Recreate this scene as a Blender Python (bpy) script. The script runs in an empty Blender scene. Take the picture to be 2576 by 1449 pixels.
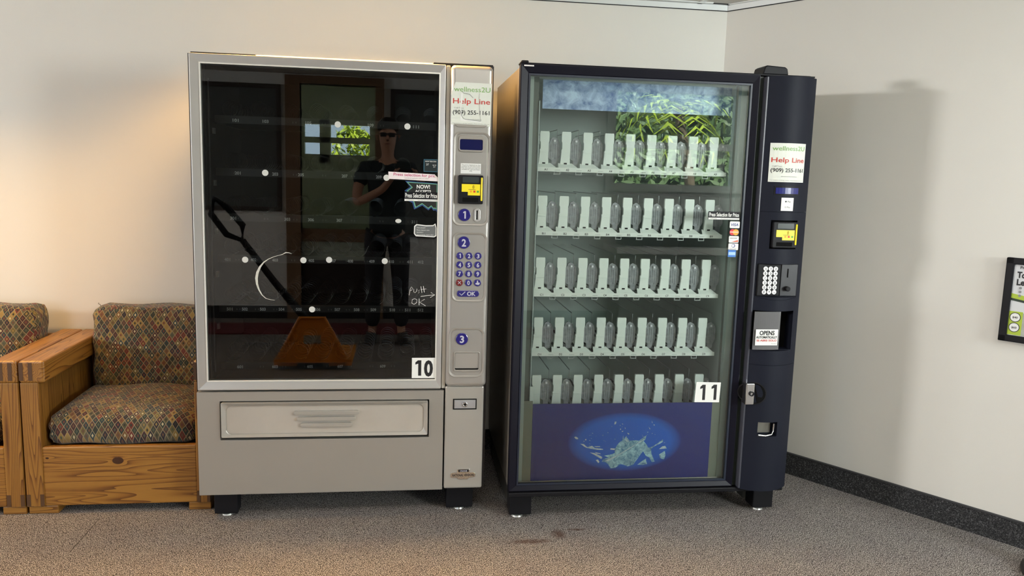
import bpy, bmesh, math, random
from mathutils import Vector, Matrix
random.seed(7)
PI = math.pi
S = bpy.context.scene
COL = S.collection

# ------------------------------------------------------------------ camera
def cam_matrix(yaw, pitch, roll):
    return (Matrix.Rotation(yaw, 3, 'Z') @ Matrix.Rotation(pitch, 3, 'X') @ Matrix.Rotation(roll, 3, 'Y'))
R = cam_matrix(-0.1370, -0.1404, -0.0288)
cd = bpy.data.cameras.new('camera'); cam = bpy.data.objects.new('camera', cd); COL.objects.link(cam)
cd.sensor_width = 36; cd.lens = 1984.65 * 36 / 2576; cd.clip_start = 0.05
M = Matrix.Identity(4)
for i in range(3):
    M[i][0] = R[i][0]; M[i][1] = R[i][2]; M[i][2] = -R[i][1]
M[0][3], M[1][3], M[2][3] = 0.8028, -3.1285, 1.4047
cam.matrix_world = M
S.camera = cam

# ------------------------------------------------------------------ world, lights, exposure
S.view_settings.view_transform = 'Standard'; S.view_settings.look = 'None'
S.view_settings.gamma = 1; S.view_settings.use_curve_mapping = False
S.view_settings.exposure = 0.20
W = bpy.data.worlds.new('sky'); S.world = W; W.use_nodes = True
bg = W.node_tree.nodes['Background']; bg.inputs[0].default_value = (0.62, 0.78, 1.0, 1); bg.inputs[1].default_value = 5.0

def lamp(name, typ, loc, energy, color, rot=(0, 0, 0), **kw):
    l = bpy.data.lights.new(name, typ); l.energy = energy; l.color = color
    for k, v in kw.items(): setattr(l, k, v)
    o = bpy.data.objects.new(name, l); o.location = loc; o.rotation_euler = rot; COL.objects.link(o); return o
CEIL = 2.283
# unseen ceiling troffers added as fill, nearer the photographer
lamp('troffer_fill_light', 'AREA', (1.3, -1.9, 2.262), 18, (1, .94, .85), shape='RECTANGLE', size=1.16, size_y=.56)
lamp('troffer_fill_light', 'AREA', (-1.6, -2.3, 2.262), 15, (1, .64, .30), shape='RECTANGLE', size=1.16, size_y=.56)
lamp('troffer_fill_light', 'AREA', (3.3, -1.9, 2.262), 15, (.97, .98, 1), shape='RECTANGLE', size=1.16, size_y=.56)
# daylight through the high window in the far left wall
lamp('left_window_daylight', 'AREA', (-7.35, -1.32, 2.06), 225, (1, .97, .95), (0, -PI/2, 0), shape='RECTANGLE', size=.36, size_y=1.1)
# added frontal fill, set in two unseen rear windows made for it
lamp('rear_window_fill', 'AREA', (-2.6, -4.47, 1.40), 6, (.95, .98, 1), (PI/2, 0, 0), shape='RECTANGLE', size=1.3, size_y=1.6)
lamp('rear_window_fill', 'AREA', (5.0, -4.47, 1.76), 150, (.93, .98, 1), (PI/2, 0, 0), shape='RECTANGLE', size=1.1, size_y=.95)
# warm ceiling fixtures over the snack machine and over the sofas
for x, y, e, sp in ((0.56, .10, 46, 132), (-1.30, -.12, 13, 112)):
    lamp('warm_fixture_light', 'AREA', (x, y, 2.262), e, (1, .56, .17), (0, 0, 0), shape='RECTANGLE', size=.76, size_y=.12, spread=math.radians(sp))
lamp('sun', 'SUN', (3, 0, 8), 42.0, (1, .95, .85), (math.radians(-38), math.radians(8), 0), angle=.01)

# ------------------------------------------------------------------ materials
MT = {}
def mat(name, col, rough=.5, metal=0., emit=None, es=1., coat=0., spec=.5, noise=None, bump=None, brushed=None):
    if name in MT: return MT[name]
    m = bpy.data.materials.new(name); m.use_nodes = True; nt = m.node_tree; p = nt.nodes['Principled BSDF']
    c = tuple(col) + (1,)
    p.inputs['Base Color'].default_value = c; p.inputs['Roughness'].default_value = rough; p.inputs['Metallic'].default_value = metal
    p.inputs['Coat Weight'].default_value = coat; p.inputs['Specular IOR Level'].default_value = spec
    if emit: p.inputs['Emission Color'].default_value = tuple(emit) + (1,); p.inputs['Emission Strength'].default_value = es
    tc = nt.nodes.new('ShaderNodeTexCoord')
    if noise:
        sc, amt = noise
        n = nt.nodes.new('ShaderNodeTexNoise'); n.inputs['Scale'].default_value = sc; n.inputs['Detail'].default_value = 4
        nt.links.new(tc.outputs['Object'], n.inputs['Vector'])
        mx = nt.nodes.new('ShaderNodeMix'); mx.data_type = 'RGBA'
        mx.inputs[6].default_value = tuple(max(0, v * (1 - amt)) for v in col) + (1,); mx.inputs[7].default_value = tuple(v * (1 + amt) for v in col) + (1,)
        nt.links.new(n.outputs['Fac'], mx.inputs[0]); nt.links.new(mx.outputs[2], p.inputs['Base Color'])
    if bump:
        sc, st = bump
        n = nt.nodes.new('ShaderNodeTexNoise'); n.inputs['Scale'].default_value = sc; n.inputs['Detail'].default_value = 3
        nt.links.new(tc.outputs['Object'], n.inputs['Vector'])
        b = nt.nodes.new('ShaderNodeBump'); b.inputs['Strength'].default_value = st; b.inputs['Distance'].default_value = .002
        nt.links.new(n.outputs['Fac'], b.inputs['Height']); nt.links.new(b.outputs[0], p.inputs['Normal'])
    MT[name] = m
    return m

def nodes(m):
    return m.node_tree, m.node_tree.nodes, m.node_tree.links
def N(nt, t, **kw):
    n = nt.nodes.new('ShaderNode' + t)
    for k, v in kw.items():
        if isinstance(k, str) and k.startswith('i_'): n.inputs[k[2:]].default_value = v
        else: setattr(n, k, v)
    return n
def math_n(nt, op, a, b=None, c=None):
    n = nt.nodes.new('ShaderNodeMath'); n.operation = op
    for i, v in enumerate((a, b, c)):
        if v is None: continue
        if isinstance(v, (int, float)): n.inputs[i].default_value = v
        else: nt.links.new(v, n.inputs[i])
    return n.outputs[0]
def ramp(nt, fac, stops, interp='LINEAR'):
    r = nt.nodes.new('ShaderNodeValToRGB'); r.color_ramp.interpolation = interp
    el = r.color_ramp.elements
    while len(el) < len(stops): el.new(.5)
    for e, (p, c) in zip(el, stops): e.position = p; e.color = tuple(c) + (1,)
    nt.links.new(fac, r.inputs[0]); return r.outputs[0]

def glass_mat(name, tint, ior):
    m = bpy.data.materials.new(name); m.use_nodes = True; nt = m.node_tree; nt.nodes.clear()
    out = N(nt, 'OutputMaterial'); mix = N(nt, 'MixShader'); tr = N(nt, 'BsdfTransparent'); gl = N(nt, 'BsdfGlossy'); fr = N(nt, 'Fresnel')
    tr.inputs[0].default_value = tuple(tint) + (1,); gl.inputs['Roughness'].default_value = 0.0; gl.inputs[0].default_value = (1, 1, 1, 1); fr.inputs[0].default_value = ior
    nt.links.new(fr.outputs[0], mix.inputs[0]); nt.links.new(tr.outputs[0], mix.inputs[1]); nt.links.new(gl.outputs[0], mix.inputs[2]); nt.links.new(mix.outputs[0], out.inputs[0])
    return m

def wall_mat():
    m = mat('wall_paint', (.74, .725, .67), .55, bump=(260, .12)); return m
def carpet_mat():
    m = bpy.data.materials.new('carpet_loop_pile'); m.use_nodes = True; nt = m.node_tree; p = nt.nodes['Principled BSDF']
    tc = N(nt, 'TexCoord'); mp = N(nt, 'Mapping'); mp.inputs['Scale'].default_value = (1.0, .55, 1); mp.inputs['Rotation'].default_value = (0, 0, -.18)
    nt.links.new(tc.outputs['Object'], mp.inputs[0])
    v = N(nt, 'TexVoronoi'); v.inputs['Scale'].default_value = 430; nt.links.new(mp.outputs[0], v.inputs['Vector'])
    n = N(nt, 'TexNoise'); n.inputs['Scale'].default_value = 420; n.inputs['Detail'].default_value = 3; nt.links.new(mp.outputs[0], n.inputs['Vector'])
    big = N(nt, 'TexNoise'); big.inputs['Scale'].default_value = 5; big.inputs['Detail'].default_value = 3; nt.links.new(tc.outputs['Object'], big.inputs['Vector'])
    f = math_n(nt, 'ADD', math_n(nt, 'MULTIPLY', v.outputs['Distance'], -.30), math_n(nt, 'MULTIPLY', n.outputs['Fac'], 1.10))
    base = ramp(nt, f, [(.30, (.044, .041, .040)), (.42, (.185, .172, .164)), (.54, (.56, .535, .515))])
    mm = N(nt, 'Mix', data_type='RGBA', blend_type='MULTIPLY'); mm.inputs[0].default_value = 1
    nt.links.new(base, mm.inputs[6]); nt.links.new(ramp(nt, big.outputs['Fac'], [(.3, (.93, .90, .90)), (.7, (1.06, 1.04, 1.0))]), mm.inputs[7])
    # reddish brown stain in front of the gap between the machines
    sx = N(nt, 'SeparateXYZ'); nt.links.new(tc.outputs['Object'], sx.inputs[0])
    def blob(cx, cy, rx, ry):
        dx = math_n(nt, 'DIVIDE', math_n(nt, 'SUBTRACT', sx.outputs[0], cx), rx); dy = math_n(nt, 'DIVIDE', math_n(nt, 'SUBTRACT', sx.outputs[1], cy), ry)
        d = math_n(nt, 'ADD', math_n(nt, 'MULTIPLY', dx, dx), math_n(nt, 'MULTIPLY', dy, dy))
        return math_n(nt, 'MAXIMUM', math_n(nt, 'SUBTRACT', 1.0, d), 0.0)
    s = math_n(nt, 'ADD', math_n(nt, 'ADD', blob(1.30, -.265, .10, .022), blob(1.42, -.21, .035, .05)), blob(1.50, -.175, .05, .012))
    n2 = N(nt, 'TexNoise'); n2.inputs['Scale'].default_value = 60; nt.links.new(tc.outputs['Object'], n2.inputs['Vector'])
    s = math_n(nt, 'MINIMUM', math_n(nt, 'MULTIPLY', s, math_n(nt, 'MULTIPLY', n2.outputs['Fac'], 1.5)), .75)
    st = N(nt, 'Mix', data_type='RGBA'); st.inputs[7].default_value = (.07, .035, .025, 1)
    nt.links.new(s, st.inputs[0]); nt.links.new(mm.outputs[2], st.inputs[6])
    # carpet seam in front of the sofa
    ln = math_n(nt, 'ABSOLUTE', math_n(nt, 'SUBTRACT', math_n(nt, 'SUBTRACT', sx.outputs[0], math_n(nt, 'MULTIPLY', n2.outputs['Fac'], .012)), -.405))
    seam = math_n(nt, 'MULTIPLY', math_n(nt, 'LESS_THAN', ln, .0016), math_n(nt, 'MULTIPLY', math_n(nt, 'GREATER_THAN', sx.outputs[1], -.22), math_n(nt, 'LESS_THAN', sx.outputs[1], .06)))
    st2 = N(nt, 'Mix', data_type='RGBA'); st2.inputs[7].default_value = (.03, .025, .02, 1)
    nt.links.new(math_n(nt, 'MULTIPLY', seam, .8), st2.inputs[0]); nt.links.new(st.outputs[2], st2.inputs[6]); nt.links.new(st2.outputs[2], p.inputs['Base Color'])
    p.inputs['Roughness'].default_value = 1; p.inputs['Specular IOR Level'].default_value = .1
    b = N(nt, 'Bump'); b.inputs['Strength'].default_value = .8; b.inputs['Distance'].default_value = .003
    nt.links.new(f, b.inputs['Height']); nt.links.new(b.outputs[0], p.inputs['Normal'])
    return m
def basecarpet_mat():
    m = bpy.data.materials.new('charcoal_carpet_base'); m.use_nodes = True; nt = m.node_tree; p = nt.nodes['Principled BSDF']
    tc = N(nt, 'TexCoord'); n = N(nt, 'TexNoise'); n.inputs['Scale'].default_value = 190; n.inputs['Detail'].default_value = 2; n.inputs['Distortion'].default_value = 1.2
    nt.links.new(tc.outputs['Object'], n.inputs['Vector'])
    nt.links.new(ramp(nt, n.outputs['Fac'], [(.38, (.010, .010, .011)), (.55, (.032, .032, .034)), (.68, (.13, .13, .135))]), p.inputs['Base Color'])
    p.inputs['Roughness'].default_value = 1
    b = N(nt, 'Bump'); b.inputs['Strength'].default_value = .7; b.inputs['Distance'].default_value = .002; nt.links.new(n.outputs['Fac'], b.inputs['Height']); nt.links.new(b.outputs[0], p.inputs['Normal'])
    return m
def wood_mat(name, axis, seed=0., base=1.0, knots=()):
    """pine: growth rings cut along the plank; axis = grain direction"""
    m = bpy.data.materials.new(name); m.use_nodes = True; nt = m.node_tree; p = nt.nodes['Principled BSDF']
    tc = N(nt, 'TexCoord'); mp = N(nt, 'Mapping')
    sc = {'x': (.42, 8, 8), 'y': (8, .42, 8), 'z': (8, 8, .42)}[axis]
    mp.inputs['Scale'].default_value = sc; mp.inputs['Location'].default_value = (seed, seed * .7, seed * 1.3)
    nt.links.new(tc.outputs['Object'], mp.inputs[0])
    n = N(nt, 'TexNoise'); n.inputs['Scale'].default_value = 1.5; n.inputs['Detail'].default_value = 2; n.inputs['Roughness'].default_value = .4; nt.links.new(mp.outputs[0], n.inputs['Vector'])
    rings = math_n(nt, 'MULTIPLY', n.outputs['Fac'], 22.0)
    sx = N(nt, 'SeparateXYZ'); nt.links.new(tc.outputs['Object'], sx.inputs[0])
    kmask = None
    for (kx, kz, kr) in knots:
        dx = math_n(nt, 'DIVIDE', math_n(nt, 'SUBTRACT', sx.outputs[0], kx), kr * 1.5); dz = math_n(nt, 'DIVIDE', math_n(nt, 'SUBTRACT', sx.outputs[2], kz), kr)
        d = math_n(nt, 'SQRT', math_n(nt, 'ADD', math_n(nt, 'MULTIPLY', dx, dx), math_n(nt, 'MULTIPLY', dz, dz)))
        rings = math_n(nt, 'ADD', rings, math_n(nt, 'DIVIDE', 1.6, math_n(nt, 'ADD', d, .35)))
        k = math_n(nt, 'LESS_THAN', d, 1.0); kmask = k if kmask is None else math_n(nt, 'MAXIMUM', kmask, k)
    fr = math_n(nt, 'FRACT', rings)
    tri = math_n(nt, 'POWER', fr, 2.2)
    fine = N(nt, 'TexNoise'); fine.inputs['Scale'].default_value = 55; fine.inputs['Detail'].default_value = 3; nt.links.new(mp.outputs[0], fine.inputs['Vector'])
    f = math_n(nt, 'ADD', math_n(nt, 'MULTIPLY', tri, .75), math_n(nt, 'MULTIPLY', fine.outputs['Fac'], .35))
    c = ramp(nt, f, [(.08, (.34 * base, .165 * base, .030 * base)), (.5, (.25 * base, .108 * base, .018 * base)), (.95, (.10 * base, .033 * base, .006 * base))])
    if kmask is not None:
        km = N(nt, 'Mix', data_type='RGBA'); km.inputs[7].default_value = (.045, .014, .004, 1); nt.links.new(kmask, km.inputs[0]); nt.links.new(c, km.inputs[6]); c = km.outputs[2]
    nt.links.new(c, p.inputs['Base Color']); p.inputs['Roughness'].default_value = .38; p.inputs['Coat Weight'].default_value = .25; p.inputs['Coat Roughness'].default_value = .3
    return m
def fabric_mat():
    m = bpy.data.materials.new('kilim_diamond_fabric'); m.use_nodes = True; nt = m.node_tree; p = nt.nodes['Principled BSDF']
    uv = N(nt, 'UVMap'); sp = N(nt, 'SeparateXYZ'); nt.links.new(uv.outputs[0], sp.inputs[0])
    u = math_n(nt, 'DIVIDE', sp.outputs[0], .0245); v = math_n(nt, 'DIVIDE', sp.outputs[1], .036)
    a = math_n(nt, 'ADD', u, v); b = math_n(nt, 'SUBTRACT', u, v)
    fa, fb = math_n(nt, 'FRACT', a), math_n(nt, 'FRACT', b)
    ia, ib = math_n(nt, 'FLOOR', a), math_n(nt, 'FLOOR', b)
    ea = math_n(nt, 'ABSOLUTE', math_n(nt, 'SUBTRACT', fa, .5)); eb = math_n(nt, 'ABSOLUTE', math_n(nt, 'SUBTRACT', fb, .5))
    e = math_n(nt, 'MAXIMUM', ea, eb)
    cv = N(nt, 'CombineXYZ'); nt.links.new(ia, cv.inputs[0]); nt.links.new(ib, cv.inputs[1])
    wn = N(nt, 'TexWhiteNoise'); nt.links.new(cv.outputs[0], wn.inputs['Vector'])
    pal = [(.20, .10, .03), (.03, .045, .035), (.16, .13, .04), (.17, .03, .02), (.10, .09, .045), (.025, .05, .055), (.09, .045, .035), (.33, .22, .06), (.055, .055, .035), (.06, .02, .022), (.12, .115, .07), (.025, .02, .03)]
    pal = [tuple(v_*.72 for v_ in c) for c in pal]
    c1 = ramp(nt, wn.outputs['Value'], [(i / len(pal), c) for i, c in enumerate(pal)], 'CONSTANT')
    cv2 = N(nt, 'CombineXYZ'); nt.links.new(ib, cv2.inputs[0]); nt.links.new(ia, cv2.inputs[1]); cv2.inputs[2].default_value = 3.3
    wn2 = N(nt, 'TexWhiteNoise'); nt.links.new(cv2.outputs[0], wn2.inputs['Vector'])
    c2 = ramp(nt, wn2.outputs['Value'], [(0, (.10, .05, .03)), (.2, (.03, .03, .02)), (.4, (.22, .15, .05)), (.55, (.12, .04, .03)), (.72, (.06, .075, .05)), (.90, (.42, .36, .22))], 'CONSTANT')
    mx = N(nt, 'Mix', data_type='RGBA'); nt.links.new(math_n(nt, 'LESS_THAN', e, .19), mx.inputs[0]); nt.links.new(c1, mx.inputs[6]); nt.links.new(c2, mx.inputs[7])
    ml = N(nt, 'Mix', data_type='RGBA'); ml.inputs[7].default_value = (.25, .195, .11, 1)
    nt.links.new(math_n(nt, 'GREATER_THAN', e, .445), ml.inputs[0]); nt.links.new(mx.outputs[2], ml.inputs[6]); nt.links.new(ml.outputs[2], p.inputs['Base Color'])
    p.inputs['Roughness'].default_value = .95; p.inputs['Sheen Weight'].default_value = .15
    wv = N(nt, 'TexNoise'); wv.inputs['Scale'].default_value = 500; bmp = N(nt, 'Bump'); bmp.inputs['Strength'].default_value = .4; bmp.inputs['Distance'].default_value = .001
    nt.links.new(wv.outputs['Fac'], bmp.inputs['Height']); nt.links.new(bmp.outputs[0], p.inputs['Normal'])
    return m
def water_mat(name, dark, light, scale):
    m = bpy.data.materials.new(name); m.use_nodes = True; nt = m.node_tree; p = nt.nodes['Principled BSDF']
    tc = N(nt, 'TexCoord'); n = N(nt, 'TexNoise'); n.inputs['Scale'].default_value = scale; n.inputs['Detail'].default_value = 6; n.inputs['Roughness'].default_value = .65; n.inputs['Distortion'].default_value = .6
    nt.links.new(tc.outputs['Object'], n.inputs['Vector'])
    nt.links.new(ramp(nt, n.outputs['Fac'], [(.33, dark), (.5, tuple((a + b) / 2 for a, b in zip(dark, light))), (.66, light)]), p.inputs['Base Color'])
    p.inputs['Roughness'].default_value = .4
    return m
def blue_panel_mat(cx, cz, rx, rz):
    m = bpy.data.materials.new('blue_splash_panel_print'); m.use_nodes = True; nt = m.node_tree; p = nt.nodes['Principled BSDF']
    tc = N(nt, 'TexCoord'); sx = N(nt, 'SeparateXYZ'); nt.links.new(tc.outputs['Object'], sx.inputs[0])
    dx = math_n(nt, 'DIVIDE', math_n(nt, 'SUBTRACT', sx.outputs[0], cx), rx); dz = math_n(nt, 'DIVIDE', math_n(nt, 'SUBTRACT', sx.outputs[2], cz), rz)
    d = math_n(nt, 'SQRT', math_n(nt, 'ADD', math_n(nt, 'MULTIPLY', dx, dx), math_n(nt, 'MULTIPLY', dz, dz)))
    nt.links.new(ramp(nt, d, [(.80, (.003, .13, .62)), (.93, (.007, .08, .42)), (1.0, (.005, .020, .20))]), p.inputs['Base Color'])
    p.inputs['Roughness'].default_value = .35
    return m
def brushed_mat():
    m = bpy.data.materials.new('brown_brushed_side_steel'); m.use_nodes = True; nt = m.node_tree; p = nt.nodes['Principled BSDF']
    tc = N(nt, 'TexCoord'); mp = N(nt, 'Mapping'); mp.inputs['Scale'].default_value = (1, 60, 1.2); nt.links.new(tc.outputs['Object'], mp.inputs[0])
    n = N(nt, 'TexNoise'); n.inputs['Scale'].default_value = 2; n.inputs['Detail'].default_value = 3; nt.links.new(mp.outputs[0], n.inputs['Vector'])
    nt.links.new(ramp(nt, n.outputs['Fac'], [(.3, (.20, .18, .15)), (.7, (.27, .245, .21))]), p.inputs['Base Color'])
    p.inputs['Roughness'].default_value = .42; p.inputs['Metallic'].default_value = .45
    return m

SILVER = mat('silver_paint', (.33, .31, .28), .40, .25, bump=(700, .05))
SILVER2 = mat('silver_paint_light', (.42, .405, .37), .36, .35)
SILVERF = mat('silver_frame', (.50, .49, .47), .38, .5)
TRIM = mat('bright_trim', (.85, .84, .78), .3, .3)
BLACK = mat('black_plastic', (.007, .007, .009), .5, spec=.22)
BLACKM = mat('black_matte', (.006, .006, .006), .9, spec=.1)
INNER = mat('dark_interior', (.006, .006, .0065), .9, spec=.1)
NAVY = mat('navy_key', (.018, .014, .17), .22, coat=.6)
PALEN = mat('pale_numeral', (.50, .50, .58), .45)
WHITE = mat('white_sticker', (.82, .83, .80), .5)
PAPER = mat('worn_paper', (.74, .77, .70), .6, noise=(40, .06))
INK = mat('black_ink', (.012, .012, .014), .5)
GREEN = mat('green_ink', (.20, .42, .10), .5)
RED = mat('red_ink', (.55, .045, .035), .5)
GREYT = mat('grey_ink', (.28, .28, .28), .6)
YEL = mat('yellow_sticker', (.90, .74, .015), .4)
CHROME = mat('chrome', (.72, .72, .72), .18, 1.)
DKBLUE = mat('machine_blue_black', (.009, .011, .020), .55, spec=.18, noise=(3, .06))
DKFRAME = mat('machine_frame_dark', (.0045, .0045, .011), .42, spec=.2)
LCD = mat('lcd_screen', (.008, .010, .07), .15)
SKIN = mat('skin', (.45, .24, .16), .55)

# ------------------------------------------------------------------ mesh helpers
def finish(name, bm, m, parent=None, bevel=0, smooth=False, seg=2, sharp=None):
    me = bpy.data.meshes.new(name); bmesh.ops.recalc_face_normals(bm, faces=bm.faces); bm.to_mesh(me); bm.free()
    if smooth:
        for p in me.polygons: p.use_smooth = True
    if sharp:
        for p in me.polygons: p.use_smooth = True
        me.set_sharp_from_angle(angle=sharp)
    if m is not None: me.materials.append(m)
    o = bpy.data.objects.new(name, me); COL.objects.link(o)
    if parent: o.parent = parent
    if bevel:
        b = o.modifiers.new('bevel', 'BEVEL'); b.width = bevel; b.segments = seg; b.limit_method = 'ANGLE'; b.angle_limit = .6
    return o
def bx(bm, x0, x1, y0, y1, z0, z1):
    v = [bm.verts.new(p) for p in ((x0,y0,z0),(x1,y0,z0),(x1,y1,z0),(x0,y1,z0),(x0,y0,z1),(x1,y0,z1),(x1,y1,z1),(x0,y1,z1))]
    for f in ((0,1,2,3),(4,5,6,7),(0,1,5,4),(1,2,6,5),(2,3,7,6),(3,0,4,7)): bm.faces.new([v[i] for i in f])
def box(name, x0, x1, y0, y1, z0, z1, m, parent=None, bevel=0, seg=2):
    bm = bmesh.new(); bx(bm, x0, x1, y0, y1, z0, z1); return finish(name, bm, m, parent, bevel, seg=seg)
def boxes(name, L, m, parent=None, bevel=0):
    bm = bmesh.new()
    for b in L: bx(bm, *b)
    return finish(name, bm, m, parent, bevel)
def rr(x0, x1, z0, z1, r, n=6):
    """rounded rectangle outline in (x, z)"""
    P = []
    for cx, cz, a0 in ((x1-r, z1-r, 0), (x0+r, z1-r, 90), (x0+r, z0+r, 180), (x1-r, z0+r, 270)):
        for i in range(n + 1):
            a = math.radians(a0 + 90 * i / n); P.append((cx + r * math.cos(a), cz + r * math.sin(a)))
    return P
def circ(cx, cz, r, n=28, rz=None):
    return [(cx + r * math.cos(2*PI*i/n), cz + (rz or r) * math.sin(2*PI*i/n)) for i in range(n)]
def prism(bm, pts, y0, y1, fn=None):
    f = fn or (lambda x, z, y: (x, y, z))
    a = [bm.verts.new(f(x, z, y0)) for x, z in pts]; b = [bm.verts.new(f(x, z, y1)) for x, z in pts]
    n = len(pts); bm.faces.new(a); bm.faces.new(b[::-1])
    for i in range(n): bm.faces.new((a[i], a[(i+1)%n], b[(i+1)%n], b[i]))
def plate(name, pts, y0, y1, m, parent=None, bevel=0, fn=None):
    bm = bmesh.new(); prism(bm, pts, y0, y1, fn); return finish(name, bm, m, parent, bevel)
def ring(bm, outer, inner, y0, y1, yi=None):
    """frame between two outlines with the same number of points; yi = front depth at inner edge"""
    yi = y0 if yi is None else yi
    A = [bm.verts.new((x, y0, z)) for x, z in outer]; B = [bm.verts.new((x, yi, z)) for x, z in inner]
    C = [bm.verts.new((x, y1, z)) for x, z in outer]; D = [bm.verts.new((x, y1, z)) for x, z in inner]
    n = len(outer)
    for i in range(n):
        j = (i+1) % n
        bm.faces.new((A[i], A[j], B[j], B[i])); bm.faces.new((C[i], C[j], D[j], D[i])); bm.faces.new((A[i], A[j], C[j], C[i])); bm.faces.new((B[i], B[j], D[j], D[i]))
def frame(name, outer, inner, y0, y1, m, parent=None, bevel=0, yi=None):
    bm = bmesh.new(); ring(bm, outer, inner, y0, y1, yi); return finish(name, bm, m, parent, bevel)
def sq(x0, x1, z0, z1): return [(x1, z1), (x0, z1), (x0, z0), (x1, z0)]
def tube(bm, pts, r, n=8, closed=False):
    pts = [Vector(p) for p in pts]; L = len(pts); rings = []
    for i, p in enumerate(pts):
        a = pts[(i-1) % L] if (closed or i) else pts[i]; b = pts[(i+1) % L] if (closed or i < L-1) else pts[i]
        t = (b - a).normalized(); u = t.cross(Vector((0, 0, 1)))
        if u.length < .05: u = t.cross(Vector((0, 1, 0)))
        u.normalize(); w = t.cross(u)
        rad = r[i] if isinstance(r, (list, tuple)) else r
        rings.append([bm.verts.new(p + rad * (math.cos(2*PI*k/n) * u + math.sin(2*PI*k/n) * w)) for k in range(n)])
    for i in range(L if closed else L-1):
        A, B = rings[i], rings[(i+1) % L]
        for k in range(n): bm.faces.new((A[k], A[(k+1)%n], B[(k+1)%n], B[k]))
    if not closed: bm.faces.new(rings[0]); bm.faces.new(rings[-1][::-1])
def lathe(bm, prof, cx, cy, n=32):
    R_ = []
    for r, z in prof:
        R_.append([bm.verts.new((cx + r*math.cos(2*PI*k/n), cy + r*math.sin(2*PI*k/n), z)) for k in range(n)] if r > 1e-6 else [bm.verts.new((cx, cy, z))])
    for A, B in zip(R_, R_[1:]):
        for k in range(n):
            q = []
            for v in (A[k % len(A)], A[(k+1) % len(A)], B[(k+1) % len(B)], B[k % len(B)]):
                if v not in q: q.append(v)
            if len(q) > 2: bm.faces.new(q)
def tag(o, label=None, cat=None, group=None, kind=None):
    if label: o['label'] = label
    if cat: o['category'] = cat
    if group: o['group'] = group
    if kind: o['kind'] = kind
    return o
def thing(name, label, cat, loc=(0, 0, 0), group=None):
    o = bpy.data.objects.new(name, None); COL.objects.link(o); o.location = loc; o.empty_display_size = .1
    return tag(o, label, cat, group)
def struct(o): o['kind'] = 'structure'; return o
def text(name, s, x, z, h, m, parent, y, w=None, align='LEFT', bold=0., shear=0., fn=None, rot=0., lsp=1., ext=.0003):
    """lettering facing -y; (x, z) = baseline start (or centre), h = capital height, w = total width"""
    c = bpy.data.curves.new(name, 'FONT'); c.body = s; c.size = 1; c.offset = bold; c.shear = shear; c.space_line = lsp
    c.align_x = align; c.resolution_u = 3; c.extrude = 0
    o = bpy.data.objects.new(name, c); COL.objects.link(o)
    dg = bpy.context.evaluated_depsgraph_get(); me = bpy.data.meshes.new_from_object(o.evaluated_get(dg)); bpy.data.objects.remove(o)
    xs = [v.co.x for v in me.vertices]; sy = h / .73
    sx = sy if w is None else w / max(1e-6, max(xs) - min(xs))
    off = -min(xs) * sx if align == 'LEFT' and w else 0
    if align == 'CENTER' and w: off = -(max(xs) + min(xs)) / 2 * sx
    ca, sa = math.cos(rot), math.sin(rot)
    for v in me.vertices:
        px, pz = v.co.x * sx + off, v.co.y * sy
        X, Z = x + px * ca - pz * sa, z + px * sa + pz * ca
        v.co = fn(X, Z, y) if fn else (X, y, Z)
    me.materials.clear(); me.materials.append(m); me.name = name
    o = bpy.data.objects.new(name, me); COL.objects.link(o); o.parent = parent
    return o
def one(x, z, h, w, m, parent, y):
    'heavy condensed figure one with its flag'
    return plate('numeral', [(x+w*.5, z+h), (x-w*.08, z+h), (x-w*.5, z+h*.86), (x-w*.5, z+h*.72), (x-w*.02, z+h*.78), (x-w*.02, z), (x+w*.5, z)], y-.0003, y, m, parent)
def bar_h(bm, x0, x1, z, h, y0, y1):
    prism(bm, rr(x0, x1, z - h/2, z + h/2, h/2 - 1e-4, 5), y0, y1)
def ccopy(o, parent, loc):
    c = o.copy(); COL.objects.link(c); c.parent = parent; c.location = loc; return c

# ------------------------------------------------------------------ room shell
D = .7945; XC = 2.3907; TH = .9731
dirx, diry = math.cos(TH), -math.sin(TH)          # along the right wall, towards the viewer
nx, ny = math.sin(TH), math.cos(TH)               # away from the room
XL, YR = -7.5, -4.5
def rw(s, t, z): return (XC + dirx*s + nx*t, D + diry*s + ny*t, z)
SR = (D - YR) / -diry                              # length of right wall until the rear wall
XR = XC + dirx * SR
WALL = wall_mat()
struct(box('wall_back', XL-.1, XC+.1, D, D+.1, 0, CEIL+.1, WALL))
def wall_seg(name, s0, s1, t0, t1, z0, z1, m, bevel=0, parent=None):
    bm = bmesh.new(); v = [bm.verts.new(rw(s, t, z)) for z in (z0, z1) for s, t in ((s0,t0),(s1,t0),(s1,t1),(s0,t1))]
    for f in ((0,1,2,3),(4,5,6,7),(0,1,5,4),(1,2,6,5),(2,3,7,6),(3,0,4,7)): bm.faces.new([v[i] for i in f])
    return finish(name, bm, m, parent, bevel)
struct(wall_seg('wall_right', 0, SR+.2, 0, .1, 0, CEIL+.1, WALL))
# left wall with the high window opening
struct(boxes('wall_left', [(XL-.1, XL, YR-.1, D, 0, 1.86), (XL-.1, XL, YR-.1, -1.90, 1.86, CEIL+.1), (XL-.1, XL, -.74, D, 1.86, CEIL+.1)], WALL))
wf = struct(frame('window_1', sq(XL, XL+.001, 0, 0) and sq(-1.90, -.74, 1.86, CEIL), sq(-1.86, -.78, 1.90, CEIL-.04), 0, .05, mat('window_frame_white', (.7, .7, .68), .5)))
wf.rotation_euler = (0, 0, PI/2); wf.location = (XL, 0, 0)
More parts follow.
